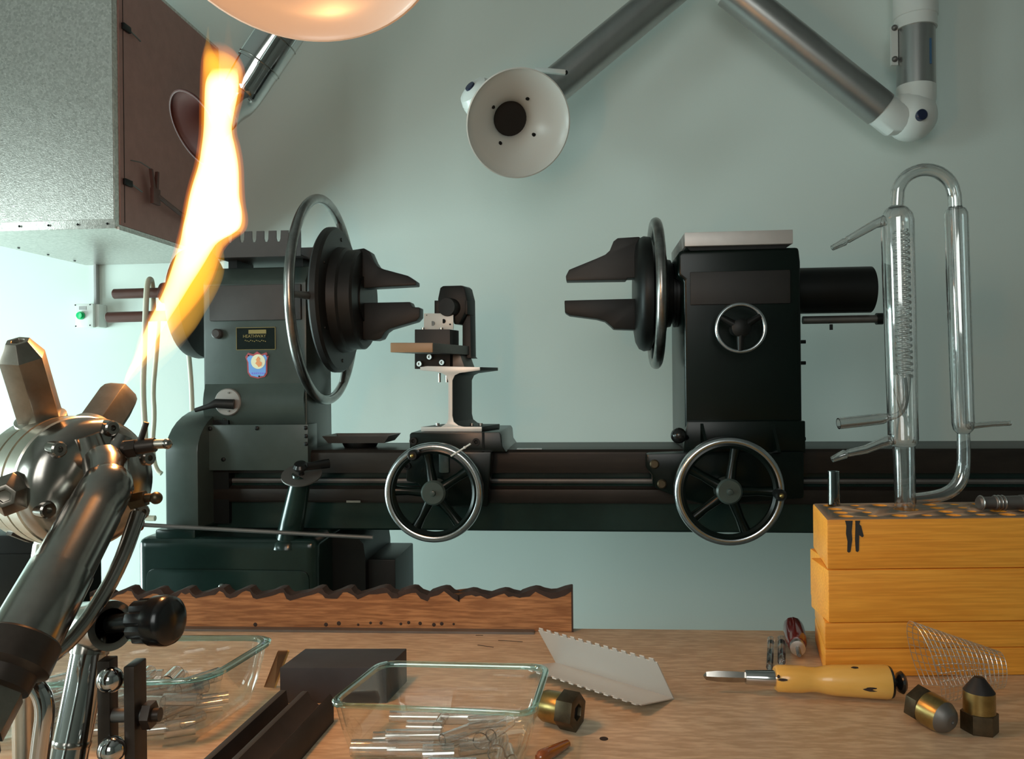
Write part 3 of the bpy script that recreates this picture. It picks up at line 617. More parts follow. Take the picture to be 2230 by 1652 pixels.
# ------------------------------------------------------------------ extraction arms and hoods
def bell(mb, c, d, Rr, rt, dep, th=.004, neck=.05):
    prof = []
    for i in range(9):
        t = i / 8; prof.append((dep * t, Rr - (Rr - rt) * (1 - (1 - t) ** 1.7)))
    inner = [(0.0, Rr - th)] + [(h, r - th) for h, r in prof[1:]] + [(dep + neck, rt - th)]
    outer = [(dep + neck, rt)] + [(h, r) for h, r in reversed(prof[1:])] + [(0, Rr), (-.004, Rr + .001), (-.005, Rr - th / 2)]
    return mb.rev(c, d, inner + outer, 72, loop=True)
AR = thing('fume_extractor', 'jointed aluminium extraction arm on the back wall with a white bell hood', 'fume extractor', P(1990, 200, 2.2) * 1)
def ar(mb, name, m, par=AR, **k): return mb.build(name, m, par, **k)
hc = P(1129, 270, 1.95); nd = V((-.022, .085, .042)).normalized()
hA = ar(bell(MB(), hc, nd, .1285, .047, .085, .004, .05), 'bell_hood', 'white_plastic', sharp=50)
ar(MB().rev(hc + nd * .09, nd, [(0, .0430), (.004, .0430), (.004, .0424), (.045, .0424), (.045, 0)], 32), 'hood_throat', 'black_brown', hA)
x_, y_, z_ = frame(nd)
for t in (10, 100, 190, 280):
    e = x_ * math.cos(R(t + 18)) + y_ * math.sin(R(t + 18)); ar(MB().rev(hc + e * .0625 + nd * .052, -nd, [(-.004, .0046), (.006, .0046), (.008, .0035)], 12), 'hood_screw', 'black_iron', hA)
el = hc + nd * .16
k1 = P(1045, 212, 2.03); kcap = P(1019, 173, 2.0)
ar(MB().tube([hc + nd * .12, el, P(1110, 215, 2.13), P(1190, 190, 2.14)], .042, 24, smooth=2), 'hood_elbow', 'white_plastic')
kd = (kcap - P(1075, 235, 2.06)).normalized()
kn = ar(MB().rev(k1 - kd * .03, kd, [(0, .05), (.02, .052), (.035, .050), (.037, .046), (.040, .046), (.042, .048), (.058, .040), (.066, .02), (.068, 0)], 32), 'knuckle', 'white_plastic')
ar(MB().rev(k1 + kd * .036, kd, [(0, .014), (.005, .013), (.006, 0)], 20), 'joint_cap', 'blue_cap', kn)
a = P(1165, 152, 2.02); c = P(1232, 158, 2.03)
hd = ar(MB().obox((a + c) / 2, (c - a, (0, 1, 0), (0, 0, 1)), ((c - a).length / 2, .006, .006)), 'damper_handle', 'white_plastic', bev=.003)
ar(MB().sph(c, .006, 12), 'handle_tip', 'black_plastic', hd)
pk = P(1525, -75, 2.16)
q0 = P(1195, 198, 2.13); ar(MB().cyl(q0, pk, .0475, seg=40), 'arm_tube', 'alu')
e0 = P(1930, 248, 2.18); e0n = (e0 - pk).normalized()
ar(MB().cyl(pk + e0n * .1, e0 - e0n * .02, .0475, seg=40), 'arm_tube', 'alu')
ar(MB().cyl(pk, pk + e0n * .115, .043, seg=40), 'arm_sleeve', 'white_plastic')
ar(MB().sph(pk, .06, 24), 'peak_joint', 'white_plastic')
ec = P(1983, 253, 2.19)
ej = ar(MB().sph(ec, .068, 32, d=(0, 1, 0), k=.9), 'elbow_joint', 'white_plastic')
ar(MB().tube([e0 - e0n * .035, e0 + e0n * .02, ec], [.0445, .047, .05], 32), 'elbow_socket', 'white_plastic', ej)
ar(MB().rev(P(2007, 250, 2.19 - .062), (0, -1, 0), [(-.01, .0145), (.004, .0145), (.006, .012), (.006, 0)], 24), 'joint_cap', 'blue_cap', ej)
vt = P(1995, 62, 2.19); vbm = P(1995, 190, 2.19)
ar(MB().tube([ec, P(1994, 215, 2.19), vbm], [.052, .051, .050], 32), 'elbow_riser', 'white_plastic', ej)
up = V((0, 0, 1))
vt = V((vbm.x, vbm.y, vt.z))
cy = ar(MB().cyl(vbm, vt, .0485, seg=40), 'riser_tube', 'alu')
ar(MB().obox(V((vbm.x + .016, vbm.y - .0462, (vbm.z + vt.z) / 2)), (UX, VX, ZX), (.0028, .0010, .034)), 'printed_mark', 'blue_ink', cy)
ar(MB().rev(vt - up * .004, up, [(0, .0535), (.03, .0535), (.032, .056), (.20, .056)], 40), 'riser_collar', 'white_plastic')
ar(MB().cyl(vt + up * .19, V((vt.x, vt.y, ZC)), .0485, seg=32), 'ceiling_pipe', 'alu')
ar(MB().box((vt.x - .068, vt.y - .004, vbm.z + .06), (vt.x - .050, vt.y + .004, vt.z + .005)), 'side_bracket', 'white_plastic')
for z in (vt.z, vbm.z + .075): ar(MB().sph((vt.x - .060, vt.y - .006, z), .008, 10), 'bracket_bolt', 'dull_steel')

# hood hanging over the flame
HB = thing('extraction_hood', 'large bell hood above the flame glowing orange underneath', 'hood', P(650, -120, .82))
n_ = V((.05, -.42, -.9)).normalized()      # opening faces down and towards the bench front
hcB = P(652, -168, .84)
bell(MB(), hcB, -n_, .150, .042, .10, .004, .05).build('bell', 'hood_enamel', HB, sharp=50)
tp0 = hcB - n_ * .13
MB().rev(hcB - n_ * .105, -n_, [(0, .038), (.04, .038), (.04, 0)], 24).build('hood_throat', 'black_brown', HB)
MB().tube([tp0, tp0 - n_ * .06, tp0 - n_ * .10 + V((0, .02, .08)), V((tp0.x, tp0.y + .10, ZC))], .044, 24, smooth=2).build('duct', 'alu', HB)
# hood with chrome duct behind the flame, flame glow painted into its red
HC = thing('duct_hood', 'cone hood coloured dark red by painted flame glow on a shiny metal duct beside the cabinet', 'hood', P(420, 280, 1.7))
rc = P(430, 281, 1.68); nk = P(540, 235, 1.76); dd = (nk - rc).normalized()
bell(MB(), rc, dd, .082, .034, .060, .003, .002).build('cone', 'hood_glow_red', HC, sharp=50)
MB().torus(rc - dd * .002, dd, .081, .003, 48, 8).build('cone_rim', 'hood_glow_red', HC)
s0 = rc + dd * .065; s1 = P(520, 215, 1.80); s2 = P(572, 130, 1.80); s3 = P(700, -60, 1.80)
MB().tube([s0, s0.lerp(s1, .55), s1, s2], [.030, .034, .044, .047], 28, smooth=2).build('duct_bend', 'chrome', HC)
du = (s3 - s2).normalized()
MB().cyl(s2 - du * .02, s3, .0485, seg=36).build('duct', 'chrome', HC)
for k in (-.012, .055): MB().torus(s2 + du * k, du, .0485, .0016, 48, 6).build('seam', 'dark_chrome', HC)
MB().tube([s3, s3 + du * .12, V((s3.x + .12, s3.y, ZC))], .047, 24, smooth=2).build('duct_riser', 'chrome', HC)

# ------------------------------------------------------------------ flame
FL = thing('flame', 'tall bright yellow gas flame rising from the burner to the hood', 'flame', P(270, 840, .68))
def Df(y): return .675 + (840 - y) / 740 * .085
def fl(rows, name, m, k=.62, seg=24):
    rings = []
    for y, x0, x1, *f in rows:
        D = Df(y); c = P((x0 + x1) / 2, y, D); h = max(pxm((x1 - x0) / 2, D), 1e-4); kk = k * (f[0] if f else 1)
        rings.append([c + V((h * math.cos(2 * math.pi * i / seg), h * kk * math.sin(2 * math.pi * i / seg), 0)) for i in range(seg)])
    for _ in range(2):
        out = [rings[0]]
        for a, b in zip(rings, rings[1:]):
            out += [[p * .75 + q * .25 for p, q in zip(a, b)], [p * .25 + q * .75 for p, q in zip(a, b)]]
        rings = out + [rings[-1]]
    return MB().loft(rings).build(name, m, FL)
fl([(842, 266, 274, .3), (815, 273, 298), (780, 291, 330), (740, 305, 362), (700, 321, 394), (660, 341, 428), (620, 359, 456), (580, 372, 472), (545, 383, 480), (520, 390, 503), (506, 394, 526), (490, 398, 534), (470, 401, 534), (440, 406, 528), (400, 416, 526), (360, 429, 525), (320, 435, 519), (285, 439, 508), (250, 439, 514), (210, 440, 525), (175, 441, 529), (150, 442, 528), (138, 443, 522, 1), (128, 444, 514, .9), (118, 446, 500, .7), (112, 448, 488, .4), (106, 449, 478, .05)], 'outer_flame', 'flame_yellow')
fl([(800, 278, 306, .05), (770, 292, 340, .6), (740, 300, 364), (700, 317, 398), (660, 337, 432), (620, 355, 460), (580, 368, 476), (545, 379, 485), (520, 386, 508), (506, 390, 532), (490, 394, 540), (470, 397, 540), (440, 402, 534), (400, 411, 532), (360, 424, 531), (320, 430, 525), (285, 434, 514), (250, 434, 520), (210, 435, 531), (175, 436, 535), (150, 437, 534), (132, 438, 527, .9), (120, 440, 520, .8), (108, 442, 510, .6), (98, 445, 495, .3), (90, 447, 485, .05)], 'flame_mantle', 'flame_mantle')
fl([(838, 268, 274, .3), (810, 276, 290), (780, 293, 318), (740, 307, 340), (700, 324, 364), (660, 345, 390), (620, 363, 414), (580, 376, 440), (545, 388, 460), (525, 394, 474), (505, 398, 512), (490, 401, 526), (460, 408, 527), (430, 413, 520), (400, 421, 520), (360, 434, 519), (320, 440, 512), (285, 444, 503), (250, 445, 508), (210, 446, 517), (185, 447, 520, .9), (170, 450, 520, .6), (158, 456, 519, .25), (148, 462, 517, .02)], 'bright_core', 'flame_white')
fl([(800, 300, 330, .05), (760, 305, 384, .5), (720, 318, 424), (680, 334, 448), (640, 353, 472), (600, 367, 489), (560, 381, 490), (530, 388, 484, .7), (505, 400, 478, .3), (480, 410, 465, .02)], 'yellow_fringe', 'flame_yellow', .30)
fl([(846, 270, 318, .02), (820, 278, 336, .7), (780, 291, 374), (740, 306, 408), (700, 322, 438), (650, 350, 455, .5), (600, 380, 460, .02)], 'pale_skirt', 'flame_faint', .4)
fl([(175, 444, 490, .05), (145, 442, 482, .7), (124, 442, 472), (110, 444, 464, 1.1), (97, 447, 458, 1.2), (82, 449, 456, 1.2), (58, 452, 455)], 'flame_tongue', 'flame_yellow', .8)
fl([(165, 480, 526, .05), (140, 480, 526), (125, 482, 520), (110, 486, 512), (95, 488, 506), (70, 491, 503), (40, 495, 500)], 'flame_wisp', 'flame_wisp', .8)
def lamp(name, p, e, col, r):
    l = bpy.data.lights.new(name, 'POINT'); l.energy = e; l.color = col; l.shadow_soft_size = r
    o = bpy.data.objects.new(name, l); COL.objects.link(o); o.location = p
lamp('flame_light_upper', P(478, 300, Df(300)), 5.0, (1, .42, .15), .014)
lamp('flame_light_lower', P(440, 520, Df(520)), 3.0, (1, .40, .11), .012)
lamp('flame_light_base', P(352, 690, Df(690)), 1.6, (1, .40, .11), .008)

# ------------------------------------------------------------------ turret bench burner
BB = thing('bench_burner', 'chrome turret bench burner with hexagonal barrels on a clamped stand', 'burner', V((-.32, .56, BZ)))
def bb(mb, name, m, par=None, **k): return mb.build(name, m, par or BB, **k)
bn = V((.845, -.535, .0)); bt = V((.535, .845, 0))
Cf = P(215, 1052, .575); Ck = Cf - bn * .085
dr = bb(MB().rev(Ck, bn, [(0, 0), (0, .036), (.004, .044), (.012, .0465), (.028, .0465), (.028, .0425), (.033, .0425), (.033, .0475), (.046, .0478), (.046, .0455), (.049, .0455), (.049, .0478), (.062, .0478), (.064, .046), (.064, 0)], 72), 'turret_drum', 'nickel')
fp = bb(MB().rev(Ck, bn, [(.064, .047), (.078, .0465), (.084, .043), (.088, .034), (.092, .020), (.092, 0)], 64), 'face_plate', 'dark_chrome', sharp=60)
for t in (-48, 12, 68, 128, -110):
    e = ZX * math.cos(R(t)) + bt * math.sin(R(t)); p = Ck + bn * .083 + e * .040
    bb(MB().rev(p, bn, [(-.004, .0058), (.006, .0056), (.007, .0045), (.007, .0022), (.004, .002), (.004, 0)], 16), 'plate_bolt', 'dark_chrome', fp)
for t, l_ in ((30, .05), (-15, .045)):
    e = ZX * math.cos(R(t)) + bt * math.sin(R(t)); bb(MB().tube([Ck + bn * .088 + e * .01, Ck + bn * .086 + e * .036], [.012, .009], 12), 'plate_rib', 'dark_chrome', fp)
for i in range(5):
    t = R(-150 + i * 72); e = ZX * math.cos(t) + bt * math.sin(t); p = Ck + bn * .022 + e * .0455
    bb(MB().obox(p, (bn, e.cross(bn), e), (.004, .008, .0025)), 'drum_slot', 'bronze_dark', dr)
def barrel(a, c, r, m, blunt=.3, ph=.35, dome=False):
    d = c - a; l = d.length
    o = bb(MB().rev(a, d, [(0, r), (l * (1 - blunt), r), (l * .96, r * .62), (l, r * .52), (l, r * .3), (l * .97, r * .28), (l * .97, 0)] if not dome else [(0, r), (l * .74, r), (l * .84, r * .93), (l * .93, r * .74), (l * .98, r * .5), (l, r * .3), (l * .98, 0)], 6, ph=ph), 'barrel', m, bev=.0006, sharp=25)
    bb(MB().rev(a - d.normalized() * .006, d, [(0, r * .95), (.003, r * 1.12), (.012, r * 1.12), (.014, r * .9)], 28), 'barrel_collar', 'nickel', o)
    return o
barrel(P(93, 925, .60), P(38, 742, .57), .0158, 'barrel_metal', .18, -.17)
barrel(P(200, 950, .62), P(268, 850, .665), .0168, 'barrel_metal', .14, .1, True)
barrel(P(62, 1062, .575), P(8, 1080, .53), .0150, 'barrel_metal', .2)
# swivel elbow and handle tube
h0 = P(240, 1048, .545); h1 = P(48, 1400, .468)
hd_ = (h1 - h0).normalized(); hl = (h1 - h0).length
ht = bb(MB().rev(h0 - hd_ * .012, hd_, [(0, 0), (.001, .006), (.005, .012), (.012, .0160), (.02, .0168), (.036, .0170), (.0365, .0175), (hl * .68, .0182), (hl * .69, .0192), (hl + .012, .0200)], 40), 'feed_tube', 'dark_chrome', sharp=50)
bb(MB().tube([P(222, 1000, .562), P(232, 1020, .556), h0 + hd_ * .005], [.013, .0145, .013], 20), 'swivel_elbow', 'dark_chrome', ht)
bb(MB().rev(h0 - hd_ * .012 + hd_ * (hl + .008), hd_, [(0, .0195), (.002, .0215), (.018, .022), (.02, .019), (.021, .017), (.03, .0165)], 36), 'tube_collar', 'bronze_dark', ht)
g0 = h1 + hd_ * .028
bb(MB().rev(g0, hd_, [(0, .0165), (.022, .0165)], 6), 'hex_union', 'barrel_metal', ht, bev=.0006)
bb(MB().rev(g0 + hd_ * .022, hd_, [(0, .013), (.006, .017), (.03, .018), (.034, .014), (.10, .013)], 24), 'hose_tail', 'bronze_dark', ht)
e0_ = bn * .6 + V((0, 0, -.1)); s_ = P(255, 1215, .54)
bb(MB().tube([P(300, 1120, .565), P(262, 1230, .54), P(205, 1330, .52), P(150, 1400, .505), P(100, 1440, .49)], [.0055, .005, .005, .0048, .004], 14, smooth=2), 'gas_feed_pipe', 'dark_chrome')
# needle valves
vb_ = bb(MB().cyl(P(270, 977, .572), P(338, 968, .572), .0058, .0050, 12), 'needle_valve', 'bronze_dark')
bb(MB().cyl(P(278, 978, .572), P(300, 975, .572), .0068, seg=6), 'valve_nut', 'bronze_dark', vb_)
bb(MB().cyl(P(336, 967, .572), P(358, 966, .572), .0034, seg=12), 'valve_stem', 'nickel', vb_)
bb(MB().sph(P(364, 966, .572), .0038, 14), 'valve_tip', 'dark_chrome', vb_)
bb(MB().cyl(P(304, 965, .572), P(319, 919, .572), .0021, .0020, 10), 'valve_lever', 'bronze_dark', vb_)
vb2 = bb(MB().cyl(P(285, 1092, .565), P(318, 1084, .565), .0062, .0058, 6), 'ball_valve', 'brass_dark')
bb(MB().cyl(P(316, 1084, .565), P(334, 1083, .565), .0030, seg=12), 'valve_stem', 'brass_dark', vb2)
bb(MB().sph(P(340, 1084, .565), .0044, 16), 'valve_ball', 'brass_dark', vb2)
# stand
bb(MB().prism([P(72, 1186, .61), P(78, 1162, .61), P(122, 1160, .60), P(134, 1178, .60)], (.012, .02, .0)), 'drum_bracket', 'nickel')
bb(MB().tube([P(96, 1185, .615), P(60, 1420, .60), P(50, 1500, .60)], .0075, 16), 'rear_post', 'nickel')
pz = P(50, 1500, .60); bb(MB().cyl(pz, V((pz.x, pz.y, BZ + .01)), .0075, seg=16), 'rear_post_foot', 'nickel')
sp0, sp1 = P(196, 1415, .552), P(150, 1652, .535); dsp = (sp1 - sp0); k = (sp0.z - BZ - .008) / -dsp.z; sp2 = sp0 + dsp * k
stn = bb(MB().tube([sp0, sp1, sp2], .0118, 32), 'stand_pipe', 'chrome')
q = sp0 + dsp * .83; bb(MB().rev(q, dsp, [(0, .0119), (.001, .0122), (.003, .0122), (.004, .0119)], 32), 'pipe_ring', 'dark_chrome', stn)
bb(MB().rev(sp0 - dsp.normalized() * .010, dsp, [(0, .010), (.004, .0125), (.012, .0125)], 24), 'pipe_head', 'dark_chrome', stn)
ta_, tb_ = P(150, 1362, .575), P(243, 1362, .545); td = (tb_ - ta_).normalized()
tj = bb(MB().rev(ta_, td, [(0, 0), (0, .013), (.004, .016), ((tb_ - ta_).length - .004, .0172), ((tb_ - ta_).length, .0165), ((tb_ - ta_).length, .0115), (.012, .0115), (.012, 0)], 36), 'clamp_joint', 'dark_chrome')
bb(MB().rev(ta_ + td * .013, td, [(0, .0112), (.001, .0112)], 24), 'clamp_bore', 'black_gap', tj)
ks0, ks1 = P(238, 1358, .548), P(308, 1352, .543); bb(MB().cyl(ks0, ks1, .0062, seg=18), 'clamp_screw', 'black_plastic', tj)
kd_ = (P(392, 1350, .535) - ks1).normalized()
x_, y_, z_ = frame(kd_); rings = []
for h, s2_ in ((0, .78), (.002, 1.), (.015, 1.03), (.016, .95)):
    ring = []
    for i in range(64):
        t = 2 * math.pi * i / 64; rr_ = .0148 * s2_ * (1 - .14 * max(0, math.cos(8 * t)) ** 2)
        ring.append(ks1 - kd_ * .004 + z_ * h + (x_ * math.cos(t) + y_ * math.sin(t)) * rr_)
    rings.append(ring)
kb = bb(MB().loft(rings), 'clamp_knob', 'black_plastic')
bb(MB().rev(ks1 + kd_ * .010, kd_, [(0, .013), (.001, .0165), (.010, .0168), (.014, .0155), (.016, .012), (.0165, 0)], 40), 'knob_cap', 'black_plastic', kb, sharp=50)
# clamp plates with bolt
def plate(x0, x1, y0, D, d, name='clamp_plate'):
    a = P(x0, y0, D); c = P(x1, y0, D); return bb(MB().box((a.x, D, BZ + .011), (c.x, D + d, a.z)), name, 'bronze_dark', bev=.001)
plate(210, 238, 1440, .53, .012); plate(268, 292, 1452, .525, .018)
bb(MB().cyl(P(220, 1557, .535), P(325, 1556, .535), .0046, seg=16), 'cross_bolt', 'dull_steel')
bb(MB().cyl(P(316, 1556, .535), P(334, 1556, .535), .0092, seg=6), 'bolt_nut', 'bronze_dark'); bb(MB().cyl(P(330, 1556, .535), P(349, 1555, .535), .0046, seg=14), 'bolt_end', 'bronze_dark')
bb(MB().sph(P(240, 1480, .527), .0085, 20), 'clamp_ball', 'chrome'); bb(MB().sph(P(243, 1632, .522), .0088, 20), 'clamp_ball', 'chrome')
bb(MB().tube([P(20, 1475, .50), P(50, 1478, .50), P(88, 1500, .50), P(100, 1545, .50), P(92, 1600, .50), P(80, 1700, .50), P(60, 1900, .50)], .0057, 18, smooth=2), 'bent_pipe', 'chrome')
bp_ = P(60, 1900, .50); bb(MB().cyl(bp_, V((bp_.x, bp_.y, BZ + .008)), .0057, seg=16), 'bent_pipe_foot', 'chrome')
bb(MB().box((-.44, .45, BZ), (-.235, .655, BZ + .012)), 'stand_base', 'black_iron', bev=.003)

# ------------------------------------------------------------------ things on the bench
def one(mb, name, m, label, cat, group=None, **k): return tag(mb.build(name, m, **k), label, cat, group)
# toothed wooden rack at the back edge
RA, RB = G(420, 1365), G(1240, 1376)
rdir = (RB - RA).normalized(); rn = V((-rdir.y, rdir.x, 0))
peaks = [(222, 1281), (282, 1281), (346, 1283), (408, 1282), (482, 1280), (540, 1281), (613, 1282), (697, 1281), (760, 1281), (838, 1280), (901, 1281), (971, 1282), (1031, 1287), (1102, 1287), (1170, 1283), (1247, 1281)]
top = []
for i, (x, y) in enumerate(peaks):
    if i == 0: top += [(196, 1294), (205, 1290)]
    pw = 26 if x < 800 else 34
    top += [(x - pw, y + 9), (x - pw * .5, y + 3), (x - 4, y)]
    if i < len(peaks) - 1:
        top += [(x + 5, y + 1), (x + (11 if x < 800 else 15), y + (10 if x < 1000 else 5)), (x + (19 if x < 800 else 30), y + (15 if x < 1000 else 8))]
    else: top += [(x, y)]
top = [(x, y) for x, y in top]
poly = [PV(x, y, RA, RB) for x, y in top]
z0 = BZ + .0005
bl = [V((p.x, p.y, z0)) for p in (poly[0], poly[-1])]
front = [bl[0]] + poly + [bl[1]]
rk = thing('toothed_rack', 'long reddish wooden rack with a scalloped charred top edge', 'rack', (bl[0] + bl[1]) / 2)
MB().prism(front, rn * .02).build('rack_board', 'rail_wood', rk, sharp=45)
ch = [p + V((0, 0, -.0045)) for p in reversed(poly)]
b = MB(); n = len(poly)
lo = [V((p.x, p.y, p.z)) - rn * .0006 for p in poly]
ra = b.ring([p - V((0, 0, random.uniform(.0025, .0085))) - rn * .0006 for i, p in enumerate(poly)]); rb_ = b.ring([p + V((0, 0, .0008)) - rn * .0006 for p in poly]); rc_ = b.ring([p + V((0, 0, .0008)) + rn * .0206 for p in poly]); rd_ = b.ring([p - V((0, 0, .004)) + rn * .0206 for p in poly])
for a_, c_ in ((ra, rb_), (rb_, rc_), (rc_, rd_)): b.bridge(a_, c_, closed=False)
b.build('charred_edge', 'char', rk, sharp=50)
e = poly[-1]; MB().obox(V((e.x, e.y, (z0 + e.z) / 2)) + rn * .01 - rdir * .0008, (rdir, rn, ZX), (.0012, .0104, (e.z - z0) / 2)).build('charred_end', 'char', rk)
for x in (738, 780, 807, 830, 873, 890, 915, 945, 962, 988, 710, 556):
    p = PV(x, 1357 + random.uniform(-2, 3), RA, RB); MB().rev(p + rn * .0006, -rn, [(0, random.uniform(.0025, .006)), (.0011, .001)], 12).build('burn_mark', 'char', rk)
# steel strip at its foot
A, B = G(330, 1373), G(1163, 1381)
d = (B - A).normalized(); nn = V((-d.y, d.x, 0))
one(MB().obox((A + B) / 2 + V((0, 0, .0017)) + nn * .006, (d, nn, ZX), ((B - A).length / 2, .0065, .0016)), 'steel_strip', 'dull_steel', 'long thin grey steel strip lying along the foot of the wooden rack', 'strip')
# glass dishes
def dish(name, rim, h, inset, label, rr=.018):
    c = sum((V(p) for p in rim), V()) / 4; c.z = BZ
    o = thing(name, label, 'glass dish', c, group='glass baking dishes')
    def loop(k, z, r): return rrect([V((c.x + (p.x - c.x) * k, c.y + (p.y - c.y) * k, BZ + z)) for p in rim], 6, r)
    ins = 1 - inset
    th = .965
    MB().loft([loop(ins * .93, .0008, rr), loop(ins, .006, rr), loop(ins + (1 - ins) * .5, h * .5, rr), loop(.985, h - .004, rr), loop(.985 * th, h - .004, rr), loop((ins + (1 - ins) * .5) * th, h * .5, rr), loop(ins * th, .010, rr), loop(ins * .90, .0055, rr)]).build('bowl', 'dish_glass', o, sharp=70)
    MB().loft([loop(.985, h - .004, rr), loop(1.012, h - .0035, rr), loop(1.016, h, rr), loop(.995, h + .0015, rr), loop(.95, h, rr), loop(.985 * th, h - .004, rr)], loop=True).build('rim', 'dish_rim', o, sharp=70)
    return o, c
rim1 = [G(712, 1531, .06), G(1163, 1552, .06), G(1196, 1448, .06), G(828, 1440, .06)]
d1, c1 = dish('glass_dish', rim1, .06, .14, 'small clear glass dish holding cut tubes, in front of the graphite block')
fr = G(452, 1479, .068); br = G(606, 1385, .068); lx = -.56
rim2 = [V((lx, fr.y - .012, fr.z)), fr, br, V((lx + .01, br.y + .008, br.z))]
d2, c2 = dish('glass_dish', rim2, .068, .12, 'larger clear glass dish of glass tubes behind the burner stand', .03)
# cut glass tubes
def gtube_mesh(l, r):
    me = MB().rev((-l / 2, 0, 0), UX, [(0, r), (l, r), (l, r - .0011), (0, r - .0011)], 18, loop=True)
    o = me.build('glass_tube', 'glass'); d = o.data; loc = o.location.copy(); d.transform(Matrix.Translation(loc)); bpy.data.objects.remove(o); return d
tm = [(gtube_mesh(l, r), l, r) for l, r in ((.042, .0075), (.034, .006), (.05, .0055), (.028, .0085), (.024, .005))]
def put(k, p, ang, tilt, label, group):
    o = bpy.data.objects.new('glass_tube', tm[k][0]); COL.objects.link(o)
    o.matrix_world = Matrix.Translation(p) @ Matrix.Rotation(ang, 4, 'Z') @ Matrix.Rotation(tilt, 4, 'Y'); return tag(o, label, 'glass tube', group)
floor_z = BZ + .0062
lab1 = 'short cut clear glass tube lying in the small glass dish'; gr1 = 'cut glass tubes in the small dish'
def onfloor(px, py, lift): q = G(px, py, .0062 + lift); return q
for (k, px, py, ang, lev) in ((0, 815, 1628, -2, 0), (0, 895, 1632, -1, 0), (1, 852, 1606, 2, 0), (2, 900, 1600, 0, 1), (3, 955, 1640, 3, 0), (1, 925, 1582, -4, 1), (2, 905, 1560, -3, 1), (2, 1010, 1592, 42, 1), (0, 1010, 1560, -2, 1), (1, 1040, 1628, 15, 0), (3, 1060, 1600, 70, 0), (3, 1085, 1625, 85, 0), (4, 990, 1612, 30, 0), (1, 1090, 1585, 60, 1), (4, 1110, 1640, 100, 0), (0, 985, 1668, 0, 0), (1, 1060, 1570, 10, 2), (4, 960, 1570, 80, 1)):
    r = tm[k][2]; put(k, onfloor(px, py, r + lev * .0125), R(ang), 0, lab1, gr1)
lab2 = 'short cut clear glass tube lying in the larger glass dish'; gr2 = 'cut glass tubes in the larger dish'
rs = random.Random(3); cell = []
for lev in range(3):
    for i in range(7 - lev):
        for j in range(4 - (lev > 1)):
            x = -.325 - i * .030 - (lev % 2) * .014 + rs.uniform(-.003, .003); y = .782 + j * .026 + (lev % 2) * .012 + rs.uniform(-.003, .003)
            if x < -.50: continue
            k = rs.choice((0, 1, 3, 4, 0)); r = tm[k][2]
            put(k, V((x, y, floor_z + r + lev * .0145)), R(rs.choice((0, 50, 55, 90, 20)) + rs.uniform(-8, 8)), 0, lab2, gr2)
# graphite block
gb0, gb1 = G(610, 1531), G(842, 1531)
gh = .0385
q = [gb0, gb1, gb1 + V((.014, .062, 0)), gb0 + V((.012, .062, 0))]
one(MB().prism([p + V((0, 0, .0003)) for p in q], (0, 0, gh)), 'graphite_block', 'graphite', 'dark grey graphite block with sharp edges between the two glass dishes', 'block', bev=.0008)
# little framed slide leaning on the larger dish
a, c = G(576, 1494), G(598, 1496); tp_ = P(628, 1416, .915); tq = P(606, 1416, .90)
SL = thing('framed_slide', 'small brown plate with pale yellow edges propped between dish and graphite block', 'plate', (a + c) / 2)
nn = (c - a).cross(tq - a).normalized() * .002
MB().prism([a, c, tp_, tq], nn).build('plate', 'slide_brown', SL)
MB().tube([c, tp_], .0016, 6).build('edge_strip', 'yellow_edge', SL); MB().tube([a, c], .0014, 6).build('edge_strip', 'yellow_edge', SL)
# carbon former with grooves
h = .03
cl0, cl1 = G(604, 1502, h), G(432, 1640, h); cr0, cr1 = G(700, 1508, h), G(598, 1628, h)
fd = ((cl1 - cl0).normalized() + (cr1 - cr0).normalized()).normalized(); fs = V((-fd.y, fd.x, 0)).normalized(); wd = .061; ln = .172
prof = [(0, 0), (0, .9), (.06, 1), (.16, 1), (.20, .45), (.30, .2), (.36, .2), (.42, .95), (.46, 1), (.54, 1), (.62, .72), (.74, .55), (.86, .72), (.94, .95), (1, .8), (1, 0)]
one(MB().prism([V((cl0.x, cl0.y, BZ + .0004)) + fs * wd * x + ZX * h * z for x, z in prof], fd * ln), 'grooved_former', 'carbon', 'black carbon former bar with lengthwise grooves between the two glass dishes', 'former', sharp=40)
# folded sheet with toothed edges
a0, a1 = V((.051, .99, BZ + .0012)), V((.173, .876, BZ + .0012)); w1, w2 = V((-.022, -.024, .048)), V((-.043, -.046, .012))
SH = thing('folded_sheet', 'folded light grey metal sheet with toothed edges lying on the bench', 'metal sheet', (a0 + a1) / 2)
def wing(w, nrm, name):
    n = 14; ax = a1 - a0; e = [a0, a1, a1 + w]
    for i in range(n):
        t = 1 - (i + .25) / n; t2 = 1 - (i + .75) / n
        e += [a0 + ax * t + w, a0 + ax * t + w * 1.075, a0 + ax * t2 + w * 1.075, a0 + ax * t2 + w]
    e += [a0 + w]; MB().prism(e, nrm * .0012).build(name, 'sheet_steel', SH)
ax = (a1 - a0).normalized()
wing(w1, ax.cross(w1).normalized(), 'upright_flange'); wing(w2, w2.cross(ax).normalized() * -1, 'lower_flange')
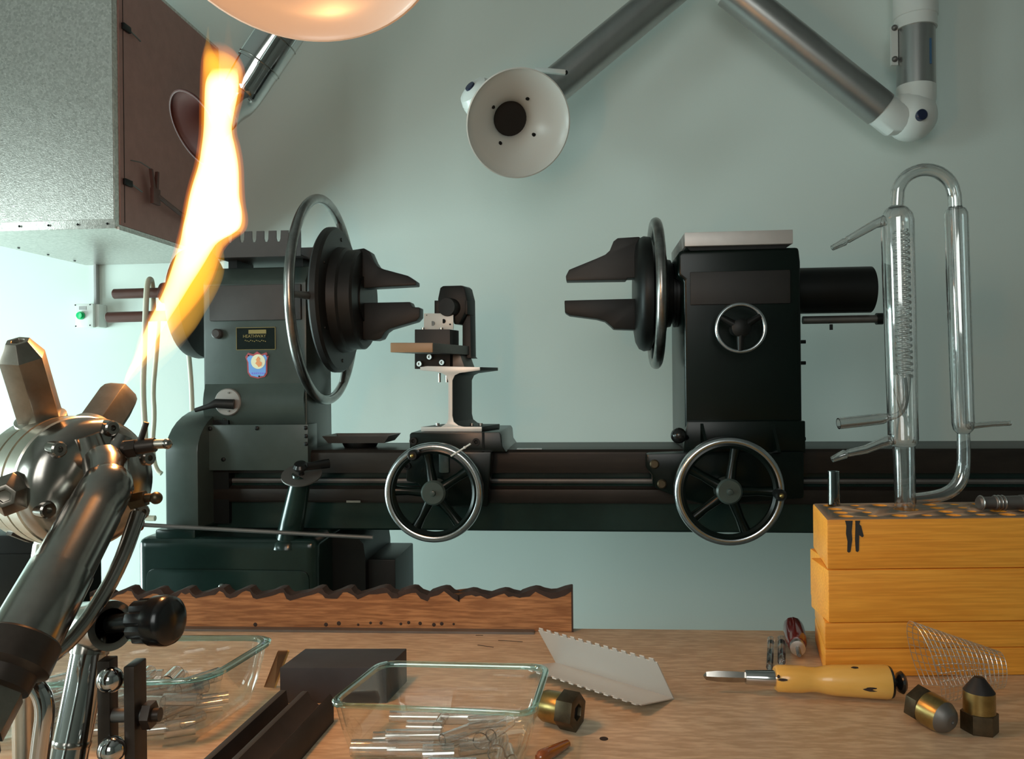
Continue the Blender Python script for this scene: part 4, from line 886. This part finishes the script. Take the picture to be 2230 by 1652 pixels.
# hexagonal brass fitting in the middle
def along(px, py, h, px2, py2, h2): return G(px, py, h), G(px2, py2, h2)
r_ = .0192
c0 = G(1247, 1548, .0182); dx = V((.86, -.50, 0)).normalized()
HN = thing('brass_hex_fitting', 'tarnished brass hexagonal fitting lying beside the folded metal sheet', 'fitting', V((c0.x, c0.y, BZ)))
MB().rev(c0 - dx * .012, dx, [(0, .0), (0, r_), (.018, r_), (.018, .0085), (.004, .0085), (.004, 0)], 6, ph=.25).build('hex_nut', 'brass_dark', HN, bev=.0008, sharp=25)
MB().rev(c0 - dx * .034, dx, [(0, .0), (0, .0135), (.004, .0155), (.022, .0160), (.022, 0)], 28).build('collar', 'brass', HN)
MB().rev(c0 + dx * .0015, dx, [(0, .0084), (.0005, .0084)], 20).build('bore', 'black_gap', HN)
# upright nozzle
c0 = G(2133, 1590, .0); c0.z = BZ
NZ = thing('brass_nozzle', 'brass nozzle standing upright on its hexagonal base', 'nozzle', c0, group='brass nozzles')
MB().rev(c0, ZX, [(0, 0), (0, .0165), (.0005, .017), (.0185, .017), (.019, .016), (.019, 0)], 6, ph=.2).build('hex_base', 'brass_dark', NZ, bev=.0006, sharp=25)
MB().rev(c0, ZX, [(.019, .0145), (.038, .0143), (.039, .0142)], 32).build('nozzle_body', 'brass', NZ)
MB().rev(c0, ZX, [(.039, .0142), (.043, .0115), (.050, .0065), (.0525, .0045), (.053, .002)], 32).build('nozzle_tip', 'soot', NZ)
# lying nozzle
c0 = G(2032, 1548, .0172); dx = V((.40, -.90, -.14)).normalized()
NL = thing('brass_nozzle', 'brass nozzle lying on its side with its round tip towards the bench front', 'nozzle', V((c0.x, c0.y, BZ)), group='brass nozzles')
MB().rev(c0 - dx * .02, dx, [(0, 0), (0, .0185), (.012, .0185), (.013, .017), (.013, 0)], 6, ph=.5).build('hex_base', 'brass_dark', NL, bev=.0006, sharp=25)
MB().rev(c0 - dx * .02, dx, [(.013, .0168), (.026, .0166), (.032, .0155)], 32).build('nozzle_body', 'brass', NL)
MB().rev(c0 - dx * .02, dx, [(.032, .0155), (.038, .0120), (.041, .0080), (.0415, .0070), (.0415, .002), (.040, .0015)], 32).build('nozzle_tip', 'dull_steel', NL, sharp=60)
# wooden-handled tool
ra_ = .0183
e1 = G(1530, 1492, ra_); e0t = P(1528, 1465, .889); e2 = P(1972, 1488, .868)
e0t.z = BZ + ra_ + .002; e2.z = BZ + ra_
td_ = (e2 - e0t); tl = td_.length; U_ = lambda px: (px - 1526) / (1972 - 1526) * tl
k_ = lambda n: n / F * .875
TL = thing('wooden_handled_tool', 'forming tool with a yellow wooden handle, chrome ferrule and black blade', 'hand tool', V(((e0t + e2).x / 2, e0t.y, BZ)))
MB().rev(e0t, td_, [(U_(1688), 0), (U_(1688), k_(24)), (U_(1693), k_(28)), (U_(1720), k_(29)), (U_(1745), k_(29)), (U_(1760), k_(26.5)), (U_(1778), k_(26)), (U_(1795), k_(29)), (U_(1815), k_(32)), (U_(1870), k_(34)), (U_(1928), k_(36)), (U_(1934), k_(35)), (U_(1934), 0)], 40).build('handle', 'handle_wood', TL, sharp=50)
MB().rev(e0t, td_, [(U_(1933), k_(35)), (U_(1940), k_(33)), (U_(1942), k_(10)), (U_(1952), k_(8)), (U_(1956), k_(20)), (U_(1964), k_(24)), (U_(1970), k_(18)), (U_(1972), 0)], 32).build('end_knob', 'black_plastic', TL, sharp=50)
MB().rev(e0t, td_, [(U_(1623), 0), (U_(1623), k_(14)), (U_(1626), k_(15)), (U_(1689), k_(17))], 32).build('ferrule', 'chrome', TL)
bx, by, bz_ = frame(td_)
bld = MB(); prs = []
for px, w in ((1530, 2), (1536, 9), (1560, 12), (1600, 12), (1625, 11)):
    c = e0t + td_.normalized() * U_(px); k1_ = k_(w); prs.append([c + V((0, 0, k1_)), c + V((0, -k1_ * .4, 0)), c - V((0, 0, k1_)), c + V((0, k1_ * .4, 0))])
bld.loft(prs).build('blade', 'dark_chrome', TL, sharp=20)
for (px, py, w, hh) in ((1866, 1455, 7, 3), (1892, 1497, 16, 5), (1705, 1485, 10, 3), (1697, 1479, 3, 4)):
    q = P(px, py, .86); c = e0t + td_.normalized() * (q - e0t).dot(td_.normalized()); rr = k_(29 if px < 1760 else 34.5)
    dz = max(-.95, min(.95, (q.z - c.z) / rr)); nrm = V((0, -math.sqrt(1 - dz * dz), dz))
    tx_ = td_.normalized(); ty_ = tx_.cross(nrm).normalized()
    MB().prism([c + nrm * (rr * math.cos(k_(hh) / rr * math.sin(t_ * .45)) - .0002) + tx_ * k_(w) * math.cos(t_ * .45) * (1 + .2 * math.sin(t_ * 2.1)) + ty_ * k_(hh) * math.sin(t_ * .45) for t_ in range(14)], nrm * .0005).build('handle_stain', 'char', TL)
# red screwdriver
s0, s1 = G(1728, 1399, .0135), G(1737, 1424, .0135)
s0 = V((P(1727, 1375, 1.085).x, 1.085, BZ + .0140)); s1 = V((P(1736, 1404, 1.005).x, 1.005, BZ + .0140)); sd = s1 - s0; sl = sd.length
SD = thing('screwdriver', 'short screwdriver with a dark red translucent handle beside the wooden block stack', 'screwdriver', V((s0.x, s0.y, BZ)))
MB().rev(s0, sd, [(0, 0), (0, .009), (.004, .0128), (.02, .0138), (sl - .02, .0135), (sl - .004, .0115), (sl, .0105), (sl, 0)], 12).build('handle', 'red_plastic', SD, sharp=30)
MB().rev(s0, sd, [(sl, .0092), (sl + .012, .0092), (sl + .013, .004), (sl + .013, 0)], 28).build('ferrule', 'steel', SD)
MB().rev(s0, sd, [(sl + .012, .0030), (sl + .034, .0030), (sl + .038, .0022), (sl + .038, 0)], 12).build('shaft', 'dull_steel', SD)
# two loose glass rods
def grod(x0, y0, x1, y1, r, label):
    a, c = G(x0, y0, r), G(x1, y1, r); d = c - a
    one(MB().rev(a, d, [(0, 0), (0, r), (d.length - .003, r), (d.length, r * 1.25), (d.length + .002, r), (d.length + .0025, 0)], 16), 'glass_rod', 'glass', label, 'glass rod', 'loose glass rods')
grod(1676, 1452, 1679, 1393, .0042, 'thin clear glass rod with a flared end behind the wooden-handled tool')
grod(1702, 1440, 1702, 1392, .0048, 'shorter clear glass rod between the flared rod and the red screwdriver')
# amber piece at the front edge
a = G(1178, 1648, .007); c = G(1236, 1618, .004)
one(MB().tube([a - V((.004, .002, 0)), a, a * .6 + c * .4, c], [.003, .0068, .0056, .0035], 16, smooth=2), 'amber_glass_drop', 'amber', 'brown amber glass drop near the front of the bench below the brass fitting', 'glass drop')

# ------------------------------------------------------------------ stacked wooden blocks
D0 = .935; zA, zB_, zC_, zD = .1835, .1245, .063, .0325
def blk(name, x0f, x0b, y0, y1, za, zb_, m, label, x1=.70, cham=True, top=None):
    q = [(x0f, y0), (x1, y0), (x1, y1), (x0b, y1)]
    mb = MB().loft([[V((x, y, BZ + za)) for x, y in q], [V((x, y, BZ + zb_)) for x, y in q]])
    return mb
SK = thing('drilled_block', 'orange wooden block drilled with holes, topmost of its stack, marked with black strokes', 'wooden block', V((.53, .99, BZ + zB_)), group='stacked wooden blocks')
tb = blk('', .3645, .393, D0, 1.055, zB_ + .0004, zA, '', '').build('block_body', 'box_wood', SK, bev=.003)
cut = MB(); hol = []
for i in range(9):
    for j, y in enumerate((.955, .980, 1.007, 1.033)):
        x = .395 + i * .032 + j * .004
        if abs(x - .4885) < .027 and abs(y - 1.0) < .027: continue
        r = (.0085, .0055, .0090, .0060)[i % 4]
        hol.append((x, y, r))
for x, y, r in hol: cut.cyl((x, y, BZ + zA - .03), (x, y, BZ + zA + .01), r, seg=14)
cut.cyl((.4885, 1.0, BZ + zA - .03), (.4885, 1.0, BZ + zA + .01), .0145, seg=20)
co = cut.build('cutter', 'box_wood')
md = tb.modifiers.new('holes', 'BOOLEAN'); md.operation = 'DIFFERENCE'; md.object = co; md.solver = 'EXACT'
bpy.context.view_layer.update()
me = bpy.data.meshes.new_from_object(tb.evaluated_get(bpy.context.evaluated_depsgraph_get()))
tb.modifiers.clear(); tb.data = me; bpy.data.objects.remove(co)
me.materials.clear(); me.materials.append(MATS['box_wood']); me.materials.append(MATS['box_top_wood'])
for p in me.polygons: p.material_index = 1 if p.normal.z > .9 and (tb.matrix_world.translation.z + p.center.z) > 0 and p.center.z + (BZ + zB_) > BZ + zA - .002 else 0
def mk(pts): MB().prism([P(1760 + x / 4.745, 1010 + y / 4.745, D0 - .0004) for x, y in pts], (0, .0008, 0)).build('marker_stroke', 'marker', SK)
mk([(382, 585), (460, 585), (450, 700), (456, 780), (438, 905), (420, 916), (404, 905), (407, 800), (391, 720), (395, 640)])
mk([(487, 585), (538, 585), (530, 620), (548, 640), (575, 745), (558, 757), (528, 735), (525, 895), (510, 910), (492, 900), (484, 780), (488, 650)])
one(blk('', P(1804, 1300, D0 - .001).x, P(1804, 1300, D0 - .001).x + .004, D0 - .001, 1.0, zC_ + .0004, zB_, '', ''), 'wooden_block', 'box_wood', 'plain orange wooden block directly under the drilled block', 'wooden block', 'stacked wooden blocks', bev=.002)
one(blk('', P(1786, 1250, 1.01).x, P(1786, 1250, 1.01).x + .004, 1.003, 1.055, zC_ + .0004, zB_, '', ''), 'wooden_block', 'box_wood', 'wooden block set back behind the plain middle block of the stack', 'wooden block', 'stacked wooden blocks', bev=.002)
one(blk('', .3605, .3960, D0 - .001, 1.06, zD + .0004, zC_, '', ''), 'wooden_board', 'box_wood', 'thin wooden board second from the bottom of the block stack', 'wooden board', 'stacked wooden blocks', bev=.0022)
one(blk('', .3605, .3960, D0 - .001, 1.06, .0003, zD, '', ''), 'wooden_board', 'box_wood', 'lowest thin wooden board of the block stack, resting on the bench', 'wooden board', 'stacked wooden blocks', bev=.0022)
ztop = BZ + zA
# dark glass joint standing in a hole
a = P(1816, 1100, 1.035); 
JO = thing('glass_joint', 'dark glass cylinder standing upright in the drilled block', 'glass joint', V((a.x, a.y, ztop - .012)))
MB().rev((a.x, a.y, ztop - .012), ZX, [(0, .0078), (.056, .0070), (.056, .0052), (0, .0058)], 28, loop=True).build('outer_sleeve', 'dark_glass', JO)
MB().rev((a.x, a.y, ztop - .012), ZX, [(0, 0), (0, .0046), (.052, .0042), (.052, 0)], 20).build('inner_core', 'black_plastic', JO)
# ribbed metal adapter lying on the block
a = P(2130, 1100, .985); a.z = ztop + .0092; d = V((1, .03, 0)).normalized()
AD = thing('ribbed_adapter', 'grey ribbed metal adapter lying on top of the drilled block', 'adapter', V((a.x + .04, a.y, ztop)))
MB().rev(a, d, [(0, 0), (0, .0065), (.002, .0085), (.005, .0085), (.006, .0075), (.019, .0075), (.020, .0088), (.023, .0088), (.0235, .0078), (.0245, .0088), (.0275, .0088), (.028, .0078), (.029, .0090), (.032, .0090), (.033, .0082), (.052, .0085), (.053, .0092), (.11, .0092), (.11, 0)], 32).build('adapter_body', 'dull_steel', AD, sharp=30)
for k in (.0035, .0215, .026, .0305): MB().torus(a + d * k, d, .0086, .0009, 32, 8).build('ring', 'steel', AD)

# ------------------------------------------------------------------ glass condenser
DC = 1.0
C = lambda px, py, dy=0.: P(px, py, DC + dy)
m_ = lambda n: n / F * DC
GC = thing('glass_condenser', 'tall clear glass condenser with coil, U-bend and side spouts standing in the block', 'condenser', C(1969, 1112))
def gl(mb, name, par=None, m='glass', **k): return mb.build(name, m, par or GC, sharp=60, **k)
def shell(pts, rads, th, name, par=None, seg=28, smooth=0): return gl(MB().tube([C(*p) for p in pts], [m_(r) for r in rads], seg, th=m_(th), smooth=smooth), name, par)
jk = shell([(1953, 449), (1953, 455), (1953, 468), (1954, 480), (1967, 955), (1968, 966), (1968, 972)], [15, 24, 32, 34, 31, 28, 22], 3.2, 'jacket')
shell([(1968, 972), (1970, 1040), (1971, 1112)], [23, 22, 21], 3.5, 'stem_joint')
arc = [(1953, 449), (1955, 415)] + [(2016 - 62 * math.cos(R(t)), 425 - 56 * math.sin(R(t))) for t in range(15, 180, 18)] + [(2079, 425), (2081, 455)]
shell(arc, [14] * len(arc), 3.2, 'u_bend', seg=22, smooth=1)
rt = shell([(2081, 450), (2081, 456), (2082, 466), (2097, 920), (2098, 935), (2098, 944)], [12, 20, 24, 23, 20, 12], 3, 'return_tube')
shell([(2078, 450), (2088, 700), (2096, 930)], [9, 9, 9], 2, 'inner_tube', rt, seg=16)
shell([(2098, 944), (2099, 985), (2098, 1025), (2088, 1055), (2062, 1075), (2025, 1083), (1990, 1086)], [13, 14, 14.5, 14.5, 14, 13, 12], 3, 'lower_bend', seg=22, smooth=2)
shell([(1926, 480), (1905, 488), (1870, 508), (1846, 522), (1842, 524), (1838, 527), (1812, 540)], [12, 10, 9, 8, 6.5, 9, 6], 2.2, 'water_spout', jk, seg=16)
shell([(1945, 955), (1925, 962), (1885, 978), (1848, 986), (1844, 987), (1840, 988), (1812, 1000)], [12, 11, 9.5, 8.5, 7, 10, 6.5], 2.2, 'water_spout', jk, seg=16)
shell([(1936, 908), (1922, 911), (1880, 916), (1826, 922)], [8, 12, 12.5, 12.5], 2.4, 'side_arm', jk, seg=18)
shell([(2110, 926), (2125, 926), (2160, 923), (2200, 921)], [9, 7, 6, 6], 1.6, 'side_spout', rt, seg=14)
# coil
pts = []
n = 24 * 14
for i in range(n + 1):
    t = i / n; y = 500 + 320 * t; cx = 1962 + 12 * t * .7; a = t * 24 * 2 * math.pi
    pts.append(C(cx + 15 * math.cos(a), y) + V((0, m_(15) * math.sin(a), 0)))
gl(MB().tube(pts, m_(3.2), 6), 'coil', jk)
shell([(1960, 470), (1962, 500)], [4, 4], 1, 'coil_lead', jk, seg=10)
shell([(1970, 822), (1973, 850), (1972, 880), (1960, 902), (1938, 909)], [5, 5, 5.5, 6, 7], 1.4, 'drain_lead', jk, seg=12, smooth=2)
shell([(1962, 815), (1964, 850), (1968, 900)], [21, 17, 6], 1.6, 'drip_funnel', jk, seg=20)

# ------------------------------------------------------------------ rolled wire mesh
WMx = thing('wire_gauze', 'loose roll of pale wire gauze beside the brass nozzles', 'wire mesh', G(2080, 1520))
b = MB(); wr = .00045
cL, cR = P(2012, 1442, .865), P(2178, 1458, .885)
nl, nr = 26, 17
def gp(i, j):
    t = i / (nr - 1); c = cL.lerp(cR, t); r0 = .044 * (1 - t) + .020 * t; a = R(-75 + 300 * j / (nl - 1)) + .3 * t
    sq = .5 + .3 * t
    p = c + V((-.012 * math.sin(a) * (1 - t), -r0 * .62 * math.cos(a), r0 * math.sin(a)))
    p.z = max(p.z, BZ + .001); return p
for i in range(nr): b.tube([gp(i, j) for j in range(nl)], wr, 5)
w1o = b.build('ring_wires', 'wire', WMx, kind='stuff')
b = MB()
for j in range(nl): b.tube([gp(i, j) for i in range(nr)], wr, 5)
b.build('long_wires', 'wire', WMx, kind='stuff')

# black case standing on the floor behind the bench end
a, c = P(-90, 1166, 1.32), P(100, 1166, 1.32)
KC = thing('equipment_case', 'matt black equipment case standing behind the bench beside the burner', 'case', V(((a.x + c.x) / 2, 1.4, 0)))
MB().box((a.x, 1.32, .02), (c.x, 1.5, a.z)).build('case_body', 'black_iron', KC, bev=.006)
MB().box((a.x + .02, 1.316, .1), (c.x - .02, 1.321, a.z - .03)).build('case_front', 'black_plastic', KC, bev=.002)
for x in (a.x + .03, c.x - .03): MB().box((x - .015, 1.34, 0), (x + .015, 1.48, .022)).build('case_foot', 'black_plastic', KC)
bpy.context.view_layer.update()
